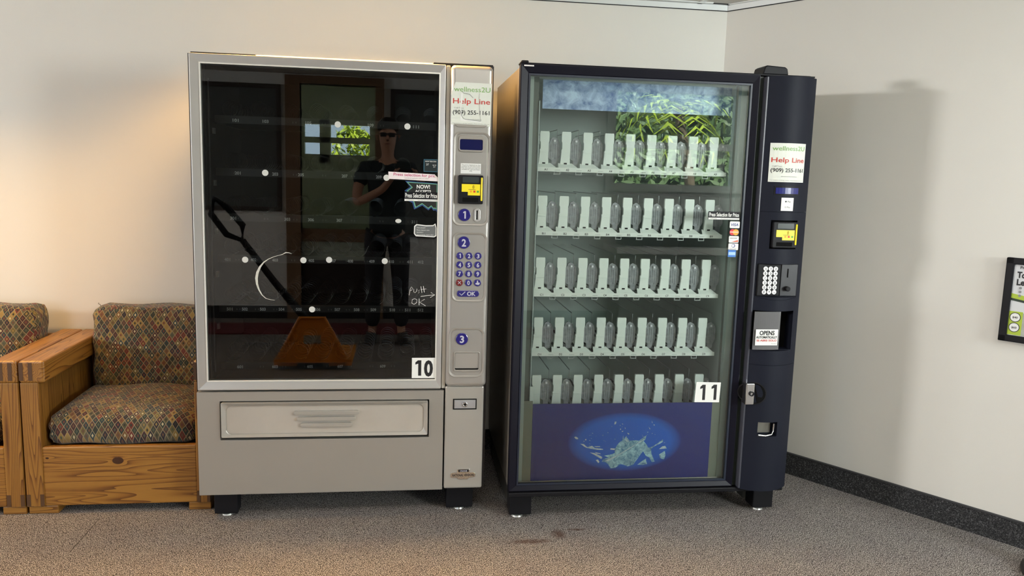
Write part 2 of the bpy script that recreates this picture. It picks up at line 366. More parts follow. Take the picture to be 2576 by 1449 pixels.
# floor polygon
bm = bmesh.new()
fv = [bm.verts.new(p) for p in ((XL-.1, YR-.1, 0), (XR+.2, YR-.1, 0), (XC+.1, D+.1, 0), (XL-.1, D+.1, 0))]
bm.faces.new(fv)
ex = bmesh.ops.extrude_face_region(bm, geom=bm.faces[:]); bmesh.ops.translate(bm, vec=(0, 0, -.08), verts=[g for g in ex['geom'] if isinstance(g, bmesh.types.BMVert)])
struct(finish('floor', bm, carpet_mat()))
bm = bmesh.new()
fv = [bm.verts.new(p) for p in ((XL-.1, YR-.1, CEIL), (XR+.2, YR-.1, CEIL), (XC+.15, D+.1, CEIL), (XL-.1, D+.1, CEIL))]
bm.faces.new(fv); ex = bmesh.ops.extrude_face_region(bm, geom=bm.faces[:]); bmesh.ops.translate(bm, vec=(0, 0, .06), verts=[g for g in ex['geom'] if isinstance(g, bmesh.types.BMVert)])
struct(finish('ceiling', bm, mat('ceiling_tile', (.66, .65, .62), .9, noise=(90, .15), bump=(150, .5))))
TR = mat('ceiling_grid_paint', (.72, .74, .73), .35, .2); TRD = mat('painted_shadow_gap', (.02, .02, .022), .7)
# wall angle of the suspended ceiling: pale strip between two strips coloured dark as shadow gaps
struct(boxes('trim_1', [(XL, XC, D-.022, D, CEIL-.004, CEIL), (XL, XC, D-.003, D, CEIL-.030, CEIL)], TR))
struct(boxes('trim_2', [(XL, XC, D-.0065, D, CEIL-.0335, CEIL-.030), (XL, XC, D-.026, D-.022, CEIL-.005, CEIL)], TRD))
struct(wall_seg('trim_3', .004, SR, -.022, 0, CEIL-.004, CEIL, TR)); struct(wall_seg('trim_4', .004, SR, -.0035, 0, CEIL-.030, CEIL, TR)); struct(wall_seg('trim_5', .004, SR, -.0065, 0, CEIL-.0335, CEIL-.030, TRD))
# ceiling grid tees
L = []
for k in range(-9, 9): L.append((k*.61-.2-.012, k*.61-.2+.012, YR, D-.03, CEIL-.004, CEIL))
for k in range(0, 9): L.append((XL, 2.3 if k < 2 else 5.2, D-.03-k*.61-.012, D-.03-k*.61+.012, CEIL-.005, CEIL))
L = [(a, b, c, d, e, f) if a < 2.2 else (a, b, c, max(c+.05, D - (b - XC) / dirx * -diry - .1), e, f) for a, b, c, d, e, f in L]
struct(boxes('trim_6', L, TR))
BC = basecarpet_mat()
struct(box('baseboard_back', XL, XC, D-.012, D, 0, .105, BC))
struct(wall_seg('baseboard_right', 0, SR, -.012, 0, 0, .100, BC))
struct(wall_seg('trim_7', 0, SR, -.014, 0, .100, .106, mat('base_binding', (.03, .03, .033), .8)))

# rear wall with its openings (mirrored in the glass, except two added for fill)
RW = mat('rear_wall_paint', (.74, .75, .74), .6)
y0, y1 = YR-.1, YR
struct(boxes('wall_rear', [(XL, -3.3, y0, y1, 0, CEIL+.1), (-3.3, -1.9, y0, y1, 0, .55), (-1.9, -.17, y0, y1, 0, CEIL+.1), (-.17, .52, y0, y1, 0, .10), (.52, 2.70, y0, y1, 0, CEIL+.1), (2.70, 4.30, y0, y1, 0, 1.33), (4.30, 5.70, y0, y1, 0, 1.20), (5.70, XR+.2, y0, y1, 0, CEIL+.1), (-.17, .52, y0, y1, 2.2, CEIL+.1)], RW))
BROWN = mat('brown_door_timber', (.20, .12, .065), .5)
d = struct(boxes('door_1', [(-.30, -.17, YR-.11, YR+.03, 0, 2.2), (.52, .60, YR-.11, YR+.03, 0, 2.2), (-.17, .52, YR-.08, YR-.01, .74, .86), (-.17, .52, YR-.08, YR-.01, .0, .12), (-.30, .60, YR-.11, YR+.03, 2.2, 2.27)], BROWN))
box('door_panel', -.17, .52, YR-.06, YR-.03, .56, .74, mat('pale_green_panel', (.42, .48, .40), .6), d)
box('door_panel', -.17, .52, YR-.06, YR-.03, .12, .56, mat('dark_brown_panel', (.03, .02, .016), .5), d)
box('glass_pane', -.17, .52, YR-.05, YR-.044, .86, 2.2, glass_mat('clear_pane', (.88, .9, .86), 1.3), d)
struct(boxes('wall_corridor', [(-1.3, -.38, -6.62, -6.5, 0, 2.5), (.38, 1.5, -6.62, -6.5, 0, 2.5), (-.38, .38, -6.62, -6.5, 0, 1.60), (-.38, .38, -6.62, -6.5, 1.735, 1.80), (-.38, .38, -6.62, -6.5, 1.95, 2.5), (-.20, -.08, -6.62, -6.5, 1.5, 2.0),
    (-1.4, -1.3, -6.6, YR-.1, 0, 2.5), (1.4, 1.5, -6.6, YR-.1, 0, 2.5), (-1.4, 1.5, -6.6, YR-.1, 2.45, 2.55)], mat('corridor_paint', (.55, .58, .46), .6)))
GF = mat('window_frame_grey', (.62, .65, .62), .5)
wn = struct(boxes('window_2', [(2.70, 2.78, YR-.09, YR+.03, 1.33, CEIL), (3.98, 4.08, YR-.09, YR+.03, 1.33, CEIL), (4.24, 4.30, YR-.09, YR+.03, 1.33, CEIL), (2.7, 4.3, YR-.09, YR+.05, 1.30, 1.37), (2.7, 4.3, YR-.08, YR+.02, 1.71, 1.77), (2.7, 4.3, YR-.09, YR+.03, 2.24, CEIL)], GF))
box('glass_pane', 2.75, 4.25, YR-.05, YR-.044, 1.37, 2.24, glass_mat('window_glass', (.92, .95, .93), 1.3), wn)
for wi, (a, b_) in enumerate(((-3.3, -1.9), (4.30, 5.70))):  # unseen windows added to hold the frontal fill lamps
    zb_ = (.55, 1.20)[wi]; struct(frame('window_%d' % (3+wi), sq(a, b_, zb_, CEIL), sq(a+.05, b_-.05, zb_+.05, CEIL-.05), YR-.08, YR+.02, GF))
struct(box('wall_skirting_rear', XL, XR, YR, YR+.012, 0, .12, mat('black_skirting', (.015, .014, .014), .6)))
bpy.data.objects['wall_skirting_rear'].name = 'baseboard_rear'
struct(box('ground', -12, 16, -30, YR-.12, -.12, -.02, mat('concrete_paving', (.42, .40, .37), .9, noise=(3, .2))))

NB = mat('board_slate', (.10, .115, .115), .5)  # boards added to darken the rear wall mirrored in the glass
for nm, a, lb in (('added_dark_board', (-1.75, -.34, 1.02, 2.18), 'dark board added to darken the mirrored rear wall, left of the brown doorway'), ('added_dark_board', (.66, 1.75, .80, 2.18), 'dark board added to darken the mirrored rear wall behind the photographer')):
    t = thing(nm, lb, 'added board', (0, YR, 0))
    box('board_face', a[0]+.03, a[1]-.03, 0, .012, a[2]+.03, a[3]-.03, NB, t)
    frame('board_frame', sq(*a), sq(a[0]+.04, a[1]-.04, a[2]+.04, a[3]-.04), 0, .03, mat('board_frame_dark', (.05, .04, .035), .5), t, .003)
    for zz in (.25, .55, .8):
        box('posted_sheet', a[0]+.25+zz*.3, a[0]+.55+zz*.3, .012, .014, a[2]+zz, a[2]+zz+.20, mat('posted_sheet_grey', (.16, .17, .16), .6), t)
# ------------------------------------------------------------------ ceiling fixtures
for i, (x, y) in enumerate(((1.3, -1.9), (-1.6, -2.3), (3.3, -1.9))):  # housings for the added fill troffers
    t = thing('ceiling_light', 'unseen fill troffer added in the ceiling, ' + ('above the photographer' if i == 0 else 'above the left of the room' if i == 1 else 'above the right of the room'), 'ceiling light', (x, y, CEIL), 'added fill troffers in the ceiling')
    frame('housing', sq(-.61, .61, -.31, .31), sq(-.585, .585, -.285, .285), 0, .022, TR, t).rotation_euler = (-PI/2, 0, 0)
t = thing('ceiling_light', 'unseen strip light added to brighten the corridor behind the brown doorway', 'ceiling light', (0.05, -5.3, 2.44))  # lamp added out of view to brighten the corridor
box('diffuser', -.5, .5, -.08, .08, -.04, .0, mat('added_fill_diffuser', (.9, .9, .8), .5, emit=(1, .97, .80), es=14), t, .004)
for i, x in enumerate((.56, -1.30)):
    t = thing('ceiling_light', 'warm ceiling light fixture ' + ('over the silver snack machine' if i == 0 else 'over the wooden sofas'), 'ceiling light', (x, .10 if i == 0 else -.12, CEIL), 'warm fixtures by the wall')
    frame('housing', sq(-.40, .40, -.08, .08), sq(-.385, .385, -.065, .065), 0, .022, TR, t).rotation_euler = (-PI/2, 0, 0)

# ------------------------------------------------------------------ silver snack machine
m1 = thing('snack_vending_machine', 'tall silver snack vending machine with dark glass front, numbered 10, next to the sofa', 'vending machine', (0, 0, 0))
CAB = mat('cabinet_black', (.018, .016, .018), .5)
SIDEY = mat('cabinet_edge_dark', (.012, .011, .014), .4)
boxes('cabinet', [(.022, .045, .06, .74, .118, 1.822), (1.108, 1.128, .06, .74, .118, 1.822), (.045, 1.108, .06, .74, 1.80, 1.822), (.045, 1.108, .70, .74, .118, 1.80), (.045, 1.108, .06, .70, .118, .56), (.94, 1.108, .06, .70, .56, 1.80)], CAB, m1, .003)
boxes('interior_liner', [(.046, .050, .06, .69, .565, 1.795), (.934, .939, .06, .69, .565, 1.795), (.05, .934, .685, .695, .565, 1.795), (.05, .934, .06, .685, .561, .567), (.05, .934, .06, .685, 1.792, 1.798)], INNER, m1)
box('top_seam', .24, .905, .030, .09, 1.818, 1.830, mat('raw_steel_rail', (.85, .82, .70), .3, .9), m1, .005, 4)
box('hinge_cover', .004, .238, .040, .085, 1.822, 1.832, BLACK, m1, .001); box('hinge_cover', .907, 1.139, .030, .085, 1.822, 1.833, BLACK, m1, .001)
boxes('door_gasket', [(-.006, .010, .040, .062, .112, 1.826), (1.128, 1.142, .028, .062, .112, 1.828), (.0, 1.136, .046, .060, 1.812, 1.826), (.0, 1.136, .046, .060, .112, .14), (.0, 1.136, .046, .060, .53, .57), (.925, 1.136, .046, .060, .112, 1.82), (.0, .048, .046, .060, .112, 1.82)], SIDEY, m1)
frame('door_frame', sq(.006, .954, .541, 1.823), sq(.044, .931, .578, 1.789), 0, .046, SILVERF, m1, .004, yi=.008)
frame('glass_trim', sq(.041, .934, .575, 1.792), sq(.046, .929, .580, 1.787), .004, .02, TRIM, m1)
box('channel_strip', .956, .972, .006, .046, .541, 1.821, mat('warm_grey_channel', (.50, .475, .41), .45, .2), m1, .003)
G1 = glass_mat('smoky_display_glass', (.80, .82, .82), 1.62)
box('display_glass', .046, .929, .012, .017, .580, 1.787, G1, m1)
# lower left panel with the delivery flap
lp = frame('lower_panel', sq(.002, .966, .111, .534), sq(.088, .907, .338, .497), 0, .046, SILVER, m1, .002)
box('delivery_recess', .089, .906, .022, .046, .339, .496, BLACKM, m1)
fl = frame('delivery_flap', rr(.094, .902, .352, .493, .004, 6), rr(.112, .886, .364, .478, .022, 6), -.014, .012, SILVER2, m1, .003, yi=-.004)
plate('flap_inset', rr(.110, .888, .362, .480, .022), .002, .010, mat('flap_worn_paint', (.50, .47, .42), .42, .3, noise=(9, .10)), fl)
bm = bmesh.new(); bar_h(bm, .372, .627, .4485, .0155, -.010, .004); bar_h(bm, .384, .614, .4235, .0155, -.010, .004); bar_h(bm, .397, .600, .3985, .0155, -.010, .004)
finish('grip_ribs', bm, SILVER2, fl, .0055, seg=4)
# right control column
box('service_panel', .972, 1.130, -.004, .046, .116, .553, SILVER2, m1, .007, seg=3)
col = box('control_column', .972, 1.136, -.020, .046, .553, 1.822, mat('column_silver', (.46, .445, .42), .30, .55), m1, .018, seg=6)
YF = -.020
for nm, a in (('upper_bezel', (.987, 1.130, 1.208, 1.571, .028)), ('keypad_bezel', (.990, 1.126, .905, 1.181, .026)), ('return_bezel', (.981, 1.125, .595, .798, .030))):
    x0, x1, z0, z1, r = a
    frame(nm, rr(x0, x1, z0, z1, r), rr(x0+.009, x1-.009, z0+.009, z1-.009, r-.007), YF-.005, YF+.002, SILVER, m1, .0025, yi=YF-.002)
# rounded lip under the help sign
plate('sign_lip', [(.985, 1.600), (1.118, 1.598), (1.105, 1.588), (1.000, 1.589)], YF-.004, YF, SILVER, m1, .001)
e = frame('screen_bezel', rr(1.007, 1.105, 1.494, 1.557, .012), rr(1.011, 1.100, 1.502, 1.542, .006), YF-.007, YF+.002, SILVER, m1, .002)
plate('screen', rr(1.011, 1.100, 1.502, 1.542, .005), YF-.003, YF, LCD, e)
n_ = plate('price_note', sq(1.016, 1.095, 1.411, 1.450), YF-.001, YF, WHITE, m1)
text('lettering', 'The prices displayed on this\nmachine are 25-cents lower\nthan the retail price and are\navailable for cash purchases\nonly', 1.0555, 1.4425, .0043, INK, n_, YF-.0013, w=.073, align='CENTER', lsp=.98)
def reader(root, x0, x1, z0, z1, y, small=False):
    w, h = x1-x0, z1-z0
    r = plate('card_reader', rr(x0, x1, z0, z1, .006), y-.026, y, BLACK, root, .003)
    box('yellow_edge', x1-.010, x1-.003, y-.030, y-.004, z0+.012, z1-.008, YEL, r, .003)
    plate('reader_screen', rr(x0+.016*w/.097, x1-.018, z1-h*.26, z1-h*.06, .003), y-.0275, y-.026, mat('reader_lcd', (.05, .065, .10) if small else (.045, .055, .055), .15), r)
    t = z1 - h*.31; b = z1 - h*.70
    st = plate('yellow_label', [(x0+w*.13, t), (x1-w*.13, t), (x1-w*.13, b), (x0+w*.38, b), (x0+w*.38, b+h*.12), (x0+w*.13, b+h*.12)], y-.0273, y-.026, YEL, r)
    for k, c in enumerate(((.85, .35, .01), (.65, .03, .02), (.08, .35, .05))):
        q = x0 + w*(.50+.14*k); plate('label_mark', rr(q-.004, q+.004, b+h*.10, b+h*.17, .001), y-.0278, y-.0273, mat('label_mark_%s' % 'abc'[k], c, .5), st)
    bm = bmesh.new()
    for k in range(3):
        rad = .004 + .003*k; tube(bm, [(x0+w*.53 + rad*math.cos(a), y-.0278, t-h*.10 + rad*math.sin(a)) for a in [-.9+.3*j for j in range(7)]], .0006, 4)
    bar_h(bm, x0+w*.40, x0+w*.68, t-h*.19, .0018, y-.0278, y-.0273)
    finish('contactless_mark', bm, mat('label_brown', (.25, .15, .01), .5), st)
    box('card_slot', x0+w*.17, x1-w*.20, y-.0275, y-.02, z0+h*.07, z0+h*.22, BLACKM, r)
    return r
reader(m1, 1.007, 1.104, 1.294, 1.405, YF)
def badge(s, x, z, r=.0245):
    b = plate('number_badge', circ(x, z, r, 36), YF-.006, YF, NAVY, m1, .002)
    if s == '1': one(x, z-.0145, .029, .011, PALEN, b, YF-.0062); return
    text('numeral', s, x, z-.0145, .029, PALEN, b, YF-.0066, w=.010 if s == '1' else .017, align='CENTER', bold=.03)
badge('1', 1.034, 1.250); badge('2', 1.034, 1.141); badge('3', 1.034, .753)
cs = frame('coin_slot', rr(1.071, 1.097, 1.223, 1.276, .012), rr(1.0805, 1.0865, 1.232, 1.268, .002), YF-.006, YF, SILVERF, m1, .002)
box('slit', 1.081, 1.086, YF-.001, YF-.0002, 1.232, 1.268, BLACKM, cs)
keys = ['1', '2', '3', '4', '5', '6', '7', '8', '9', 'X', '0', 'c']
DKRED = mat('dark_red_key', (.16, .012, .012), .25, coat=.5)
for i, k in enumerate(keys):
    x = 1.0195 + .036*(i % 3); z = 1.0885 - .0357*(i // 3)
    b = plate('keypad_key', circ(x, z, .0142, 24), YF-.005, YF, DKRED if k == 'X' else NAVY, m1, .0015)
    if k == 'X':
        bm = bmesh.new()
        for s_ in (-1, 1): tube(bm, [(x-.006, YF-.0055, z-.006*s_), (x+.006, YF-.0055, z+.006*s_)], .0011, 5)
        finish('cross_mark', bm, PALEN, b)
    elif k == 'c':
        bm = bmesh.new(); prism(bm, [(x-.008, z-.006), (x+.004, z-.009), (x+.009, z-.004), (x+.008, z+.001), (x+.002, z+.001), (x+.002, z+.009), (x-.002, z+.009), (x-.003, z), (x-.009, z-.002)], YF-.0056, YF-.005)
        finish('hand_mark', bm, PALEN, b)
    elif k == '1': one(x, z-.0085, .017, .007, PALEN, b, YF-.0052)
    else: text('numeral', k, x, z-.0085, .017, PALEN, b, YF-.0055, w=.006 if k == '1' else .0105, align='CENTER', bold=.03)
b = plate('ok_key', rr(1.010, 1.099, .9245, .9505, .0125), YF-.005, YF, NAVY, m1, .0015)
text('lettering', 'OK', 1.0675, .9295, .0165, PALEN, b, YF-.0056, w=.034, align='CENTER', bold=.03)
bm = bmesh.new(); tube(bm, [(1.021, YF-.0055, .938), (1.028, YF-.0055, .931), (1.043, YF-.0055, .945)], .0016, 5); finish('check_mark', bm, PALEN, b)
# coin return pocket
e = frame('coin_return', rr(1.002, 1.108, .617, .701, .008), rr(1.007, 1.104, .626, .696, .006), YF-.004, YF+.002, SILVER, m1, .002)
plate('return_door', rr(1.008, 1.098, .632, .694, .005), YF-.002, YF, mat('return_door_grey', (.45, .43, .40), .35, .5), e)
box('pocket_gap', 1.008, 1.103, YF-.0012, YF-.0002, .626, .632, BLACKM, e)
# lock
e = frame('lock_frame', sq(1.004, 1.101, .455, .500), sq(1.0085, 1.097, .459, .496), -.006, -.003, BLACK, m1)
box('lock_plate', 1.010, 1.096, -.0075, -.003, .460, .494, mat('lock_plate_steel', (.50, .51, .54), .35, .6), e, .001)
bm = bmesh.new(); ring(bm, circ(1.0525, .477, .0105), circ(1.0525, .477, .005), -.013, -.007); finish('lock_cylinder', bm, CHROME, e, .001)
plate('keyhole', circ(1.0525, .477, .0048, 16), -.0095, -.007, BLACKM, e)
# maker plate
lg = plate('maker_badge', [(.999, .166), (1.010, .164), (1.026, .1635), (1.032, .157), (1.070, .157), (1.076, .1635), (1.092, .165), (1.102, .168), (1.103, .182), (1.094, .187), (1.078, .188), (1.078, .201), (1.027, .201), (1.027, .188), (1.008, .186), (.999, .182)], -.008, -.004, CHROME, m1, .0012)
box('badge_inlay', 1.031, 1.074, -.0086, -.0078, .1885, .1985, BLACK, lg)
text('lettering', 'CRANE', 1.0525, .1905, .006, PALEN, lg, -.0089, w=.030, align='CENTER', bold=.02)
text('lettering', 'NATIONAL VENDORS', 1.051, .1705, .0095, INK, lg, -.0083, w=.090, align='CENTER', bold=.03)
# help line sign
def help_sign(root, pts, x0, x1, zt, zb, y, fn=None, torn=False):
    w = x1 - x0; h = zt - zb
    def P(u, v): return x0 + u*w, zt - v*h
    bm = bmesh.new()
    if fn:
        n = 10; A = [[bm.verts.new(fn(*P(i/n, v), y)) for v in (0, 1)] for i in range(n+1)]; Bk = [[bm.verts.new(fn(*P(i/n, v), y+.001)) for v in (0, 1)] for i in range(n+1)]
        for i in range(n):
            bm.faces.new((A[i][0], A[i+1][0], A[i+1][1], A[i][1])); bm.faces.new((Bk[i][0], Bk[i+1][0], Bk[i+1][1], Bk[i][1]))
            bm.faces.new((A[i][0], A[i+1][0], Bk[i+1][0], Bk[i][0])); bm.faces.new((A[i][1], A[i+1][1], Bk[i+1][1], Bk[i][1]))
        bm.faces.new((A[0][0], A[0][1], Bk[0][1], Bk[0][0])); bm.faces.new((A[n][0], A[n][1], Bk[n][1], Bk[n][0]))
    else: prism(bm, pts, y, y+.001)
    s = finish('help_line_sign', bm, PAPER, root)
    def T(t, u, v, hh, m, ww, bold=0.): text('lettering', t, *P(u, v), hh*h, m, s, y-.0006, w=ww*w, bold=bold, fn=fn)
    T('wellness2U', .06 if torn else .05, .21 if torn else .19, .12, GREEN, .90, .0)
    T('Help Line', .04, .49, .125, RED, .92, .012)
    T('Call/Text', .07, .61, .035, GREYT, .24)
    T('(909) 255-1161', .04, .74, .10, INK, .91, .012)
    T('@wellness2umarkets', .30, .865, .022, GREYT, .45)
    T('This machine is all day camera - Price includes sales tax', .03, .965, .02, GREYT, .92)
    return s
s_ = help_sign(m1, [(.990, 1.757), (1.130, 1.756), (1.128, 1.593), (.975, 1.597), (.975, 1.715)], .975, 1.131, 1.756, 1.595, YF-.0035, torn=True)
# torn patch in the middle of the sign
bm = bmesh.new()
tube(bm, [(1.016, YF-.006, 1.722), (1.022, YF-.006, 1.716), (1.045, YF-.006, 1.713), (1.052, YF-.006, 1.706), (1.058, YF-.006, 1.700)], .0007, 4)
tube(bm, [(1.083, YF-.006, 1.718), (1.082, YF-.006, 1.700), (1.084, YF-.006, 1.660), (1.086, YF-.006, 1.640), (1.090, YF-.006, 1.614)], .0006, 4)
tube(bm, [(1.014, YF-.006, 1.645), (1.015, YF-.006, 1.632), (1.024, YF-.006, 1.620), (1.040, YF-.006, 1.617), (1.090, YF-.006, 1.613)], .0008, 4)
finish('tear_line', bm, GREYT, s_)
plate('label_patch', [(1.010, 1.716), (1.020, 1.716), (1.018, 1.69), (1.013, 1.66), (1.018, 1.622), (1.092, 1.612), (1.092, 1.607), (1.010, 1.612)], YF-.0048, YF-.0036, WHITE, s_)
# legs
for x0, x1, yy in ((.047, .139, .045), (.985, 1.098, .045), (.047, .139, .66), (.985, 1.098, .66)):
    lg = box('leg', x0, x1, yy, yy+.07, .012, .118, BLACK, m1, .004)
    bm = bmesh.new(); lathe(bm, [(0, 0), (.022, 0), (.020, .006), (.009, .010), (.009, .02), (0, .02)], (x0+x1)/2, yy+.03, 18); finish('levelling_foot', bm, mat('foot_zinc', (.55, .55, .52), .35, .7), lg)
# trays, coils and labels behind the dark glass
STRIP = mat('price_strip', (.016, .017, .017), .35); LBL = mat('lane_label', (.72, .73, .72), .6); COIL = mat('coil_steel', (.22, .23, .23), .22, 1.); CLIP = mat('white_disc', (.62, .63, .60), .5, noise=(260, .12))
bm = bmesh.new(); pts = []
for i in range(8*14+1): a = 2*PI*i/14; pts.append((.0335*math.cos(a), .035 + .42*i/(8*14), .0335*math.sin(a)))
tube(bm, pts, .0011, 4); coil_me = bpy.data.meshes.new('coil'); bm.to_mesh(coil_me); bm.free(); coil_me.materials.append(COIL)
for p_ in coil_me.polygons: p_.use_smooth = True
rows = [(1.592, [(101,.140),(103,.254),(105,.419),(109,.663),(111,.844)], 8), (1.387, [(201,.144),(203,.288),(205,.388),(207,.560),(209,.696)], 8), (1.208, [(301,.123),(303,.333),(306,.426),(307,.539),(311,.841)], 8),
    (1.042, [(401,.097),(402,.199),(403,.283),(405,.426),(407,.513),(408,.582),(409,.669),(410,.748),(411,.824),(412,.869)], 12),
    (.840, [(501,.102),(502,.161),(503,.232),(504,.306),(505,.375),(506,.450),(507,.530),(508,.608),(509,.676),(510,.754),(511,.817),(512,.871)], 12), (.600, [(601,.138),(603,.277),(605,.418),(607,.541),(609,.716)], 10)]
discs = [(.534, 1.590), (.809, 1.592), (.251, 1.391), (.727, 1.385), (.776, 1.211), (.168, 1.043), (.396, 1.044), (.498, 1.047), (.722, 1.045), (.429, .842)]
YT = .15
for z, labs, nc in rows:
    t = boxes('tray', [(.06, .925, YT, YT+.006, z-.012, z+.018), (.06, .925, YT+.006, .66, z-.012, z-.008)], STRIP, m1)
    for s__, x in labs: text('lane_number', str(s__), x, z-.0055, .012, LBL, t, YT-.0015, w=.023, align='CENTER', bold=.03)
    for k in range(nc):
        x = .105 + (.80/(nc-1))*k
        c = bpy.data.objects.new('coil', coil_me); COL.objects.link(c); c.parent = t; c.location = (x, YT, z+.048); c.rotation_euler = (0, random.uniform(0, 6.28), 0)
    bm = bmesh.new()
    for k in range(nc):
        for q in range(2):
            x = .128 + (.80/(nc-1))*k + .012*q
            if x < .9: box('price_tag_mark', x, x+.004, YT-.001, YT-.0002, z-.004, z+.003, mat('tag_grey', (.10, .10, .10), .6), t)
    bm.free()
box('side_rail', .058, .061, .06, .07, .60, 1.74, mat('rail_grey', (.10, .10, .10), .4, .5), m1)
for z in (1.55, 1.35, 1.16, .99, .78): box('rail_clip', .062, .070, .10, .12, z-.014, z+.008, mat('clip_grey', (.22, .22, .22), .4), m1)
# stickers on the glass
YG = .0112
for dx, dz in discs:
    k_ = .9605; dx, dz = .8028 + (dx-.8028)*k_, 1.4047 + (dz-1.4047)*k_
    plate('round_glass_sticker', circ(dx, dz, .0118, 26, .0118 if abs(dz-1.2186) > .003 else .0082), YG-.0012, YG, CLIP, m1, .0005)
st = plate('number_sticker', sq(.836, .930, .584, .668), YG-.0008, YG, WHITE, m1)
one(.862, .594, .064, .024, INK, st, YG-.0009); text('numeral', '0', .903, .594, .064, INK, st, YG-.0012, w=.036, align='CENTER', bold=.04)
st = frame('pay_sticker', sq(.873, .928, 1.413, 1.462), sq(.876, .925, 1.416, 1.459), YG-.001, YG, mat('teal_edge', (.02, .10, .15), .5), m1)
box('sticker_face', .875, .926, YG-.0006, YG, 1.415, 1.460, mat('dark_teal', (.008, .016, .018), .4), st)
text('lettering', 'NOW YOU CAN', .9005, 1.4515, .0045, WHITE, st, YG-.0012, w=.043, align='CENTER', bold=.02)
text('lettering', '2/7', .888, 1.438, .008, WHITE, st, YG-.0012, w=.010, align='CENTER'); text('lettering', 'up to\n2/7', .915, 1.438, .0055, WHITE, st, YG-.0012, w=.014, align='CENTER')
bu = plate('accepts_burst', [(.802, 1.376), (.930, 1.369), (.930, 1.255), (.921, 1.264), (.914, 1.262), (.905, 1.274), (.894, 1.263), (.870, 1.281), (.838, 1.265), (.831, 1.291), (.810, 1.300), (.819, 1.326), (.800, 1.338), (.822, 1.353)], YG-.0005, YG, mat('burst_blue', (.012, .05, .19), .5), m1)
plate('burst_outline', [(.808, 1.372), (.927, 1.367), (.927, 1.266), (.920, 1.271), (.914, 1.269), (.905, 1.279), (.894, 1.269), (.870, 1.287), (.842, 1.271), (.835, 1.296), (.815, 1.304), (.826, 1.328), (.808, 1.337), (.828, 1.352)], YG-.0010, YG-.0005, mat('burst_green', (.16, .42, .25), .5), bu)
plate('burst_face', [(.814, 1.3695), (.9245, 1.3645), (.9245, 1.271), (.920, 1.2745), (.914, 1.273), (.905, 1.283), (.893, 1.273), (.869, 1.291), (.845, 1.276), (.838, 1.298), (.819, 1.306), (.830, 1.328), (.813, 1.336), (.832, 1.351)], YG-.0015, YG-.0010, mat('burst_black', (.010, .012, .012), .4), bu)
text('lettering', 'NOW!', .873, 1.3475, .015, WHITE, bu, YG-.0019, w=.052, align='CENTER', bold=.03); text('lettering', 'ACCEPTS', .872, 1.333, .0095, WHITE, bu, YG-.0019, w=.062, align='CENTER', bold=.025)
def price_sticker(root, x0, x1, z0, z1, y):
    h = z1-z0; w = x1-x0
    s = plate('price_sticker', sq(x0, x1, z0, z1), y-.0008, y, BLACK, root)
    text('lettering', 'Press Selection for Price', x0+w*.03, z0+h*.38, h*.50, WHITE, s, y-.0012, w=w*.94, bold=.02)
    box('white_strip', x0+w*.01, x1-w*.01, y-.0011, y-.0008, z0, z0+h*.22, WHITE, s)
    text('lettering', 'CLASSIFIED BRAND', x0+w*.06, z0+h*.07, h*.08, INK, s, y-.0014, w=w*.22); text('lettering', 'Please select your choice with the keypad', x0+w*.40, z0+h*.07, h*.08, INK, s, y-.0014, w=w*.57)
price_sticker(m1, .799, .931, 1.298, 1.334, YG-.0016)
st = plate('pink_price_strip', [(.737, 1.410), (.916, 1.404), (.931, 1.390), (.931, 1.377), (.738, 1.382)], YG-.0026, YG-.0018, mat('pink_paper', (.85, .78, .78), .5), m1)
text('lettering', 'Press selection for pric', .757, 1.3955, .0115, mat('magenta_ink', (.52, .05, .17), .5), st, YG-.003, w=.162, bold=.01, rot=-.02)
text('lettering', 'Includes all applicable sales tax added', .800, 1.385, .004, GREYT, st, YG-.003, w=.092)
plate('folded_corner', [(.916, 1.404), (.931, 1.390), (.918, 1.392)], YG-.0036, YG-.0027, mat('fold_shade', (.75, .68, .60), .6), st)
sb = frame('bubble_sticker', [(.922, 1.212), (.913, 1.205), (.885, 1.204), (.848, 1.208), (.839, 1.200), (.838, 1.170), (.846, 1.160), (.918, 1.157), (.927, 1.162), (.927, 1.195)], [(.920, 1.206), (.913, 1.201), (.885, 1.200), (.850, 1.204), (.843, 1.198), (.842, 1.171), (.848, 1.164), (.917, 1.161), (.923, 1.165), (.923, 1.193)], YG-.001, YG, WHITE, m1)
plate('bubble_face', [(.920, 1.204), (.885, 1.201), (.850, 1.204), (.842, 1.198), (.842, 1.170), (.848, 1.163), (.917, 1.160), (.924, 1.165)], YG-.0006, YG, mat('bubble_grey', (.13, .14, .14), .5), sb)
for i, s in enumerate(('Vote people!', 'Please deposit coins', 'SLOWLY', 'sorry if missing, report a fault')): text('lettering', s, .849, 1.192-.0092*i, .0045, WHITE, sb, YG-.0012, w=(.034, .050, .026, .066)[i])
